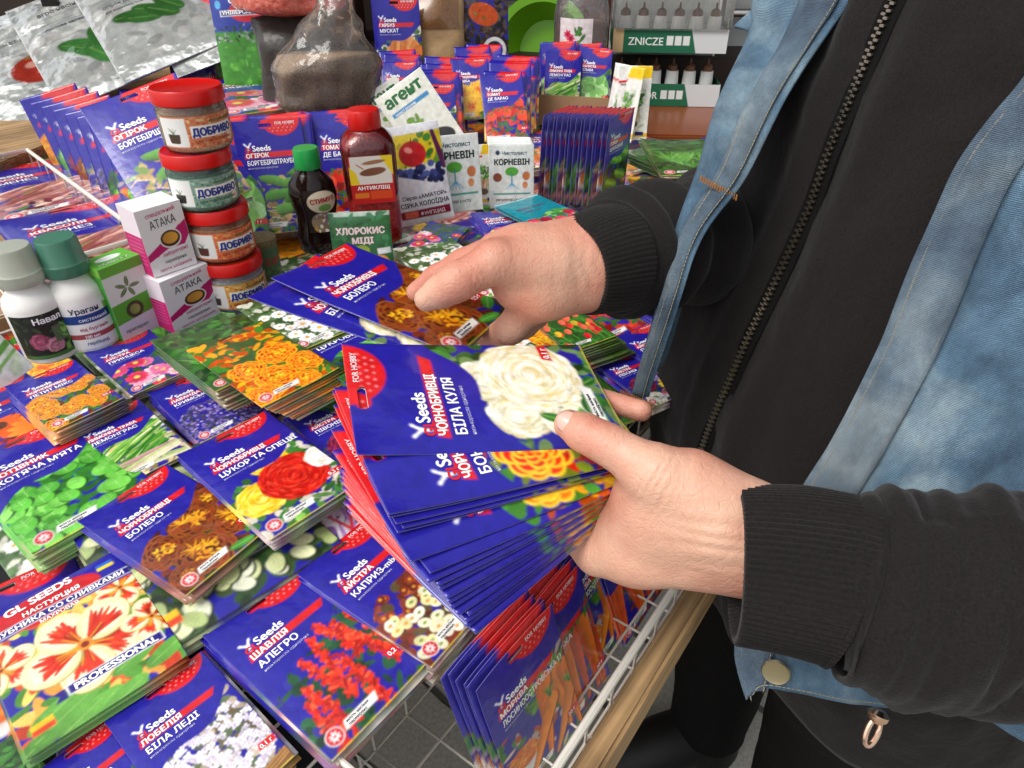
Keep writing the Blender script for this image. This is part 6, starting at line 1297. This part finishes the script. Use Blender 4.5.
# -- files of packets behind the dark bottle and further back
def pfile(keys, base, z, yaw, n, dv, tilt, s, label, short, seed=0, stride=1):
    rg = random.Random(seed); b = W(*base, z)
    for i in range(n):
        stand(keys[i % len(keys)], b + Vector(dv) * i + Vector((rg.uniform(-.006, .006), 0, rg.uniform(-.010, .008))), 0, yaw + rg.uniform(-5, 5), tilt + rg.uniform(-4, 4), s * rg.uniform(.94, 1.04), label if i == 0 else f'{ORD[min(i - 1, 22)]} packet from the front of the {short}', group=short, stride=stride if i == 0 else 6, px=False, roll=rg.uniform(-4, 4))
pfile(['cuc', 'tomato', 'bean'], (290, 236), .79, -4, 10, (-.004, .015, -.003), 24, 1.0, 'blue cucumber packet at the front of the file behind the dark bottle', 'file of packets behind the dark bottle', 1)
pfile(['tomato', 'pink', 'cuc'], (352, 226), .79, -4, 9, (-.003, .016, -.003), 24, .95, 'blue packet mostly behind the tall red bottle', 'file of packets behind the red bottle', 2)
pfile(['cabb', 'peas', 'mari'], (238, 244), .79, -4, 10, (-.004, .015, -.003), 24, 1.0, 'packet with green leaves just right of the jar tower', 'file of packets right of the jar tower', 3)
pfile(['pump', 'tomato'], (440, 148), .80, 2, 12, (0, .014, .0005), 34, .86, 'blue packet behind the pale tilted sachet', 'file of packets above the pale sachet', 4, 2)
pfile(['tomato', 'samba', 'pump'], (508, 144), .80, 2, 12, (.002, .014, .0005), 36, .88, 'packet with orange fruit in the middle of the back rows', 'file of packets in the middle back', 5, 2)
pfile(['samba', 'lemon'], (472, 122), .82, 2, 8, (.002, .016, .0), 34, .82, 'packet in the back row right of the pale sachet', 'file of packets deep in the back row', 6, 3)
pfile(['lemon', 'mari'], (562, 112), .80, 2, 6, (-.002, .018, 0), 16, .84, 'blue and yellow packet near the far cardboard tray', 'file of packets by the far tray', 7, 2)
pfile(['cabb', 'white'], (592, 110), .80, 2, 5, (-.002, .018, 0), 16, .8, 'blue packet at the right end of the far tray', 'file of packets at the far tray end', 8, 2)
pfile(['pink', 'bean', 'cuc'], (402, 118), .82, 0, 9, (0, .016, .0), 36, .84, 'blue packet left of the pale sachets in the back', 'file of packets in the far left back', 9, 3)
M['card'] = mat('cardboard', lin('9a7a58'), .8, var=(30, .5, lin('a88866')))
def tray(c, w_, d_, h, rz_, label):
    mb = MB(); mb.box((0, 0, .002), (w_, d_, .004)); 
    for sx in (-1, 1): mb.box((sx * (w_ / 2 + .0015), 0, h / 2), (.003, d_, h)); mb.box((0, sx * (d_ / 2 + .0015), h / 2), (w_ + .006, .003, h))
    o = mb.build('cardboard_tray', M['card']); o.location = c; o.rotation_euler = (0, 0, rz_); return tag(o, label, 'tray')
tray(W(580, 118, .775), .19, .16, .065, R(-14), 'open brown cardboard tray behind the upright blue row')
# -- bean packets in the left wire basket
zb_ = .822
stack('bean', (-4, 224), (60, 290), zb_ + .012, 7, 'blue packet of striped beans in the left wire basket', 'bean packets in the left basket', seed=70)
stack('tomato', (-60, 150), (-20, 190), zb_ - .004, 4, 'packet of red fruit at the far left corner of the wire basket', 'far corner basket packets', seed=71)
stack('bean', (-46, 178), (2, 226), zb_ + .002, 5, 'packet of beans and pods further back in the wire basket', 'far bean packets', seed=72)
bA, bB, bC = W(147, 244, .835), W(30, 156, .835), W(38, 281, .835)
ax_, ay_ = bB - bA, (bC - bA) * 2.4; ay_ = ay_ - ax_ * (ay_.dot(ax_) / ax_.length_squared) * .6
basket(bA - Vector((0, 0, .05)), ax_, ay_, .06, 'white wire basket of bean packets on the left', 11, 8, 2, rr=.0022)
mb = MB(); c_ = bA + ax_ / 2 + ay_ / 2; mb.box((c_.x, c_.y, (TZ + .783) / 2), (ay_.length * .8, ax_.length * .8, .783 - TZ), Matrix.Rotation(math.atan2(ay_.y, ay_.x), 3, 'Z'), bev=.004)
tag(mb.build('cardboard_box', M['card']), 'closed cardboard box lifting the left wire basket', 'box')
q0, q1 = W(238, 238, .80), W(302, 208, .80)
basket(q0 - UPZ * .01, (q1 - q0) * 1.5, Vector((-.05, .28, 0)), .055, 'white wire basket holding the packets behind the dark bottle', 6, 7, 2)
# ---------------------------------------------------------------- left back: ledge and foil bags
lz = .84
l0, l1 = W(-60, 186, lz), W(62, 137, lz); lv = (l1 - l0).normalized(); ln = Vector((-lv.y, lv.x, 0)); Ml = Matrix((lv, ln, UPZ)).transposed()
cc_ = l0 + lv * .42 + ln * .17
lt = empty('display_shelf', (cc_.x, cc_.y, TZ), 'raised wooden shelf board under the foil bags', 'shelf')
mb = MB(); mb.box(cc_ - UPZ * .012, (1.0, .34, .022), Ml, bev=.002); under(mb.build('board', M['wood']), lt)
for a in (-.46, .46):
    for b in (-.14, .14): mb = MB(); q = cc_ + lv * a + ln * b; mb.box((q.x, q.y, (TZ + lz - .024) / 2), (.03, .03, lz - .024 - TZ), Ml); under(mb.build('leg', M['wood']), lt)
tray_z = lz + .004
for k, (tl, bl, tr, lab) in enumerate([((-54, 36, 1.46), (2, 136, 1.33), (4, 12, 1.5), 'shiny foil bag with a pink tomato at the left edge'), ((5, 12, 1.47), (62, 112, 1.34), (66, -16, 1.51), 'shiny foil bag with a green leaf and grey writing'), ((66, -14, 1.48), (124, 84, 1.35), (128, -42, 1.52), 'shiny foil bag with a green cucumber and blue seal'), ((126, -26, 1.50), (178, 78, 1.37), (190, -56, 1.54), 'lilac foil bag with pale flowers right of the other foil bags')]):
    a_, b_, c2 = D(*tl), D(*bl), D(*tr)
    packet('silver%d' % k, a_, b_, c2, lab, name='foil_bag', cat='foil bag', group='foil bags on the wooden shelf', scale=(a_ - b_).length / .215)
for i in range(6):
    a_, b_ = D(8 - i * 2, 20 + i * 4, 1.50), D(62, 116 + i * 4, 1.36)
    packet('pink' if i % 2 else 'tomato', a_, b_, D(68 - i * 2, -8 + i * 4, 1.54), f'{ORD[i]} packet under the foil bags, red edge showing', stride=6, scale=1.3, group='packets under the foil bags')
mb = MB(); bc = D(51, 4, 1.47); mb.box((0, 0, 0), (.034, .012, .016), bev=.001); mb.tube([(-.008, -.004, .008), (-.008, -.02, .012), (.008, -.02, .012), (.008, -.004, .008)], .0008, 6)
o = mb.build('binder_clip', M['black']); o.location = bc; tag(o, 'black binder clip at the top of a foil bag', 'clip')
stack('tomato', (118, 92), (166, 132), lz + .035, 6, 'packet of tomatoes behind the big cucumber packet', 'tomato packets on the shelf', seed=81)
stack('pink', (176, 84), (222, 118), lz + .05, 8, 'packet of pink asters between the jars and the foil bags', 'pink packets on the shelf', ['pink', 'tomato'], seed=82)
stack('samba', (214, 96), (262, 130), lz + .03, 8, 'orange packet beside the topmost jar', 'orange packets beside the jars', ['samba', 'pink', 'gwhite'], seed=83)
stack('tomato', (262, 98), (310, 136), lz + .02, 8, 'tomato packet lying before the grain bag', 'packets before the grain bag', ['tomato', 'samba', 'gwhite'], seed=84)
# ---------------------------------------------------------------- bags standing in the back
stand('lawn', (260, 100), .865, -8, 12, 1.02, 'upright blue bag of lawn seed with a grass picture', 'lawn_seed_bag', 'seed bag', stride=1)
stand('cabb', (214, 84), .86, -40, 10, 1.1, 'dark blue packet with yellow flowers left of the lawn seed bag', stride=2)
stand('lav', (196, 92), .85, -20, 16, 1.0, 'blue packet above the topmost jar', stride=2)
def sack(name, c, w_, d_, h, m_, label, rows=26, seed=0, pinch=.75, tilt=0):
    V = []; F = []; n = 48
    for i in range(rows + 1):
        t = i / rows; k = (math.sin(min(1, t * 7) * 1.57)) * (1 if t < pinch else 1 - .5 * ((t - pinch) / (1 - pinch)) ** 2); kd = k * (1 if t < pinch * .7 else 1 - .93 * ((t - pinch * .7) / (1 - pinch * .7)) ** 1.3)
        for j in range(n):
            a = 2 * math.pi * j / n; q = Vector((math.cos(a) * w_ / 2 * k, math.sin(a) * d_ / 2 * max(kd, .04), t * h)); q += Vector((math.cos(a), math.sin(a), 0)) * .012 * w_ / .15 * mn.noise(Vector((q.x * 22, q.y * 22 + seed, q.z * 16))); V.append(q + Vector((tilt * t * h, 0, 0)))
    for i in range(rows):
        for j in range(n): F.append((i * n + j, i * n + (j + 1) % n, (i + 1) * n + (j + 1) % n, (i + 1) * n + j))
    F.append(tuple(range(n))[::-1]); F.append(tuple(rows * n + j for j in range(n)))
    return V, F
p = W(308, 116, .86); root = empty('substrate_bag', p, 'dark grey bag topped with a red bag behind the grain bag', 'bag')
V, F = sack('b', p, .15, .09, .17, None, '', seed=4, pinch=.95); mesh_obj('lower_bag', V, F, mat('dark_bag', lin('3c3936'), .35, bump=[(30, .006)]), root, True)
p2 = p + Vector((-.005, -.005, .165)); o = mesh_obj('granule_bag', *sack('r', p2, .19, .10, .12, None, '', seed=8, pinch=.8), mat('red_granule_bag', lin('b8483c'), .25, var=(130, .4, lin('d87a68')), coat=.4, bump=[(120, .003)]), None, True); o.location = p2; tag(o, 'clear bag of red granules lying on the dark bag', 'bag')
p = W(330, 124, .865); root = empty('grain_bag', p, 'clear plastic bag of brown grain tied to a peak', 'bag')
V = []; F = []; n = 56
def clearprof(t): return (.02 + .072 * math.sin(min(1, t * 5) * 1.57)) * (1 if t < .42 else max(.10, 1 - (t - .42) / .58 * .92))
for (nm, tmax, sc_, mm) in (('grain', .5, .955, mat('grain', lin('b59a7c'), .8, var=(330, .45, lin('7a5d42')), bump=[(300, .004)])), ('bag_film', 1.0, 1.0, film('bag_film', base=.0, haze=.05, bumps=((20, .008), (55, .0025))))):
    V = []; F = []; rows = 34
    for i in range(rows + 1):
        t = i / rows * tmax
        for j in range(n):
            a = 2 * math.pi * j / n; r = clearprof(t) * sc_; q = Vector((math.cos(a) * r, math.sin(a) * r * .7, t * .225)); q += Vector((math.cos(a), math.sin(a), 0)) * (.008 * mn.noise(q * 24) - .014 * (abs(mn.noise(Vector((q.x * 30, q.y * 30, q.z * 9)))) - .2) * (.4 + t)) * 1.0; V.append(q + Vector((.05 * t * t, 0, 0)))
    for i in range(rows):
        for j in range(n): F.append((i * n + j, i * n + (j + 1) % n, (i + 1) * n + (j + 1) % n, (i + 1) * n + j))
    F.append(tuple(range(n))[::-1]); F.append(tuple(rows * n + j for j in range(n))); mesh_obj(nm, V, F, mm, root, True)
stand('pump', (402, 84), .86, 0, 10, 1.05, 'packet with a large pumpkin left of the kraft pouch', stride=1)
stand('food', (486, 70), .86, 4, 6, 1.15, 'dark packet with food pictures right of the kraft pouch', stride=1)
p = W(440, 78, .86); root = empty('kraft_pouch', p, 'brown paper pouch with a clear window showing brown seed', 'pouch'); root.rotation_euler = (R(-6), 0, face_ang(p) + R(90))
V, F = sack('k', p, .115, .07, .20, None, '', seed=2, pinch=.8); mesh_obj('pouch', V, F, mat('kraft_paper', lin('a98a62'), .65, bump=[(40, .004)]), root, True)
# window: a slice of the same pouch just outside it
V2 = [Vector(v) for v in V]; n = 48; W_ = []; WF = []; r0, r1, j0, j1 = 13, 21, 28, 44
for i in range(r0, r1 + 1):
    for j in range(j0, j1 + 1): W_.append(V2[i * n + j] * 1.0 + Vector((0, -.0012, 0)))
k = j1 - j0 + 1; WF = [(a * k + b, a * k + b + 1, (a + 1) * k + b + 1, (a + 1) * k + b) for a in range(r1 - r0) for b in range(k - 1)]
mesh_obj('window', W_, WF, mat('pouch_window', lin('86603a'), .2, var=(300, .3, lin('6b4726')), coat=.6), root, True)
# ---------------------------------------------------------------- kiosk behind the table, right
def pbox(name, c, d, rz_, m_, label, cat, bev=.003): mb = MB(); mb.box((0, 0, d[2] / 2), d, bev=bev); o = mb.build(name, m_); o.location = c; o.rotation_euler = (0, 0, rz_); return tag(o, label, cat)
tz2 = .745; p = W(676, 130, tz2); tb2 = empty('side_table', (p.x, p.y, 0), 'brown varnished side table at the right behind the stall', 'table')
RZ = Matrix.Rotation(R(-4), 3, 'Z')
mb = MB(); mb.box((p.x + .10, p.y + .16, tz2 - .0125), (.62, .42, .025), RZ, bev=.004); under(mb.build('tabletop', M['brown']), tb2)
mb = MB(); mb.box((p.x + .10, p.y + .00, tz2 - .06), (.54, .02, .06), RZ); under(mb.build('apron', M['brown']), tb2)
for sx in (-.25, .25):
    for sy in (-.02, .30): mb = MB(); mb.box((p.x + .10 + sx, p.y + sy + .02, (tz2 - .026) / 2), (.035, .035, tz2 - .026), RZ); under(mb.build('leg', M['brown']), tb2)
DGREEN = '1f6a4a'
def D_tier(txt, white):
    a = Art(280, 62, 280, 62, DGREEN); a.poly([(0, 0), (26, 0), (26, 62), (0, 62)], 'd8b888'); a.poly([(190, 0), (280, 0), (280, 62), (206, 62)], 'd8dcdc'); a.t(txt, 38, 42, 28, 'e8f0e8', 0, .02, 86); 
    for k in range(3): a.poly([(132 + k * 20, 18), (148 + k * 20, 18), (148 + k * 20, 42), (132 + k * 20, 42)], 'e8ece8')
    return a
def D_head():
    a = Art(280, 40, 280, 40, DGREEN); a.t('ZNICZE', 80, 30, 26, 'f0f4f0', 0, .03, 110); a.ell(222, 20, 12, 9, 0, 'f0f0f0'); return a
q = W(662, 106, tz2); root = empty('candle_display', q + UPZ * .001, 'green and white two tier candle display on the side table', 'display'); root.rotation_euler = (0, 0, R(-5)); dw = .285
def sheet(a, o, ux, uy, name, parent):
    V = [o + ux * (i / a.nx) - uy * (j / a.ny) for j in range(a.ny + 1) for i in range(a.nx + 1)]; n = a.nx + 1; C = a.im.reshape(-1, 3).tolist(); F = [((j + 1) * n + i, (j + 1) * n + i + 1, j * n + i + 1, j * n + i) for j in range(a.ny) for i in range(a.nx)]
    nz = ux.cross(uy).normalized(); t_ = lettering(a, lambda x, y: o + ux * (x / a.w) - uy * (y / a.h) + nz * .0006)
    if t_: k = len(V); V += t_[0]; C += t_[2]; F += [tuple(i + k for i in p_) for p_ in t_[1]]
    return mesh_obj(name, V, F, M['paperart'], parent, cols=np.array(C))
X_, Z_ = Vector((1, 0, 0)), Vector((0, 0, 1))
for k, z_ in enumerate((0, .128)):
    sheet(D_tier('YUNIOR' if k == 0 else 'ZNICZE', 1), Vector((-dw / 2, -.005, z_ + .055)), X_ * dw, Z_ * .055, 'tier_front', root)
    mb = MB(); mb.box((0, .09, z_ + .004), (dw, .18, .006)); mb.box((-dw / 2, .088, z_ + .03), (.003, .18, .05)); mb.box((dw / 2, .088, z_ + .03), (.003, .18, .05)); mb.build('tier', mat('tier_card', lin('1c5a40'), .5), root)
    for i in range(6):
        mb = MB(); x = -dw / 2 + .03 + i * .045; mb.lathe([(.001, 0), (.017, 0), (.018, .03), (.016, .07), (.001, .07)], 20, c=(x, .05, z_ + .008)); mb.lathe([(.001, .07), (.013, .07), (.012, .082), (.003, .088), (.002, .1), (.001, .1)], 16, m=1, c=(x, .05, z_ + .008)); mb.build('grave_candle', None, root, True, mats=[M['white'], mat('candle_top', lin('6a4a34'), .3)])
sheet(D_head(), Vector((-dw / 2, .02, .305)), X_ * dw, Z_ * .04, 'header', root)
mb = MB(); mb.box((0, .178, .18), (dw, .003, .30)); mb.build('back_panel', mat('display_back', lin('b9bbb8'), .5), root)
mb = MB(); mb.box((0, .06, .225), (dw + .01, .14, .11), bev=.01); mb.build('plastic_wrap', M['clear'], root, True)
for sx in (-1, 1): mb = MB(); mb.box((sx * dw / 2, .17, .155), (.006, .006, .31)); mb.build('post', M['white'], root)
# grey cabinet, chrome bar and parcels
pc = W(760, 96, .80); pc = Vector((p.x + .30, p.y + .55, 0))
root = empty('grey_cabinet', pc, 'pale grey cabinet with a chrome bar behind the side table', 'cabinet'); mb = MB(); mb.box((.1, .2, .55), (.9, .4, 1.1), bev=.004); mb.build('carcass', mat('grey_laminate', lin('a9aaa8'), .45), root); mb = MB(); mb.tube([(-.3, -.03, .93), (.5, -.03, .93)], .012, 16); mb.build('chrome_bar', M['steel'], root, True)
pbox('cardboard_parcel', pc + Vector((-.2, .1, 1.101)), (.22, .2, .14), .1, mat('parcel_card', lin('b07a3c'), .7), 'orange brown parcel on top of the grey cabinet', 'parcel')
pbox('red_parcel', pc + Vector((.06, .12, 1.101)), (.16, .18, .10), -.1, mat('red_card', lin('9a2a24'), .6), 'dark red box on top of the grey cabinet', 'box')
# big clear bottle, green basin, clutter
pb = W(578, 88, .80); root = empty('water_bottle', pb, 'large clear plastic bottle with a floral paper label', 'bottle'); mb = MB(); mb.lathe([(.001, 0), (.06, 0), (.066, .006), (.066, .17), (.060, .20), (.03, .25), (.02, .262), (.02, .28), (.001, .28)], 48); mb.build('bottle_wall', M['clear'], root, True)
mb = MB(); mb.lathe([(.001, .003), (.058, .003), (.062, .01), (.062, .15), (.001, .155)], 40); mb.build('contents', mat('mixed_packets', lin('6a5a48'), .6, var=(28, .6, lin('8a2c30'))), root, True)
pm('poster', 1); a = DES['poster']; th = face_ang(pb) - .2; wrap_label(a, .0668, .165, th - .62, th + .62, root)
pg = D(548, 52, 1.95); root = empty('green_basin', pg, 'bright green plastic basin standing on its side', 'basin'); root.rotation_euler = (R(78), 0, R(-18))
mb = MB(); mb.lathe([(.001, .0), (.085, .0), (.12, .07), (.138, .072), (.14, .076), (.137, .08), (.117, .078), (.08, .01), (.001, .01)], 48); mb.build('bowl', mat('lime_plastic', lin('6fae1a'), .35), root, True)
root.location = (pg.x, pg.y, pg.z)
pbox('back_counter', Vector((.15, 2.3, 0)), (2.4, .5, .84), 0, mat('dark_counter', lin('2c211b'), .6), 'dark brown counter behind the market table', 'counter')
pbox('kiosk_wall', Vector((.2, 3.0, 0)), (5.0, .06, 2.6), 0, mat('kiosk_wall', lin('2a211c'), .8, var=(3, .6, lin('3c2c24'))), 'dark inner wall of the market kiosk', 'wall')
rg = random.Random(3)
for i, (x, dd_, hh, c, lab) in enumerate([(-.9, .2, .22, '3a2a24', 'dark box on the counter, far left'), (-.55, .16, .18, '5a3a2c', 'brown box on the counter behind the lawn seed bag'), (-.22, .2, .24, '241c1a', 'black box on the counter behind the kraft pouch'), (.0, .12, .10, '8a8a84', 'small grey box left of the green basin'), (.06, .14, .06, '3a5a3a', 'dark green crate left of the green basin'), (.30, .12, .26, '5a2a20', 'dark red box behind the large clear bottle'), (.52, .14, .2, '4a4a44', 'grey box behind the candle display')]):
    pbox('stored_box', Vector((x, 2.25 + (i % 2) * .08, .842)), (.19, dd_, hh), rg.uniform(-.3, .3), mat('box_%d' % i, lin(c), .5), lab, 'box')
pf = Vector((.10, 2.2, .952)); root = empty('orange_pot', Vector((.08, 2.2, .905)), 'terracotta orange pot on the dark green crate', 'pot'); mb = MB(); mb.lathe([(.001, 0), (.035, 0), (.05, .06), (.054, .075), (.05, .077), (.045, .07), (.03, .01), (.001, .01)], 32); mb.build('pot', mat('terracotta', lin('a8502c'), .6), root, True)
mb = MB(); mb.box((.2, 2.35, 2.25), (4.6, 1.5, .05), bev=.004); mb.box((.2, 1.615, 2.16), (4.6, .03, .2), bev=.004); tag(mb.build('added_reflection_roof', mat('added_roof_board', lin('4a4038'), .7)), 'added dark roof board over the counter, out of view, for contrast in reflections', 'roof')  # roof slab added out of view to give the reflections contrast
# ---------------------------------------------------------------- the 300 largest packets stay things, the rest become one mass
bpy.context.view_layer.update()
dg = bpy.context.evaluated_depsgraph_get(); hits = {}
for py in range(2, 768, 5):
    for px in range(2, 1024, 5):
        h_ = sc.ray_cast(dg, Vector((0, 0, CAMZ)), dirw(px, py).normalized())
        if h_[0]: hits[h_[4].name] = hits.get(h_[4].name, 0) + 1
pk = [o for o in sc.objects if o.name.split('.')[0] == 'seed_packet']
pk.sort(key=lambda o: -hits.get(o.name, 0)); rest = pk[298:]

if rest:
    V = []; F = []; C = []; n = 0
    for o in rest:
        me = o.data; k = len(me.vertices)
        if k > 3000:
            key = [kk_ for kk_, m_ in _pm.items() if m_ == me][0][0]; me = pm(key, 12); k = len(me.vertices)
        co = np.empty(k * 3, np.float32); me.vertices.foreach_get('co', co); co = co.reshape(-1, 3); mw = np.array(o.matrix_world); V.append(co @ mw[:3, :3].T + mw[:3, 3])
        c = np.empty(k * 4, np.float32); me.color_attributes['Col'].data.foreach_get('color', c); C.append(c.reshape(-1, 4)[:, :3]); F += [tuple(i + n for i in p_.vertices) for p_ in me.polygons]; n += k
    for o in rest: bpy.data.objects.remove(o)
    o = mesh_obj('packed_seed_packets', np.concatenate(V), F, M['foil'], cols=np.concatenate(C), smooth=False); tag(o, 'further seed packets packed inside the piles and rows', 'seed packets', kind='stuff')

# labels that would repeat get their order in the photo
def scr(o):
    v = Vector(o.matrix_world.translation) - Vector((0, 0, CAMZ)); return v.x / max(.05, v.y * CP - v.z * SP)
by = {}
for o in sc.objects:
    if o.parent is None and 'label' in o: by.setdefault(o['label'], []).append(o)
for lab, os_ in by.items():
    if len(os_) > 1:
        os_.sort(key=scr)
        for i, o in enumerate(os_): o['label'] = ('leftmost ' if i == 0 else ORD[min(i - 1, 22)] + ' from left, ') + lab
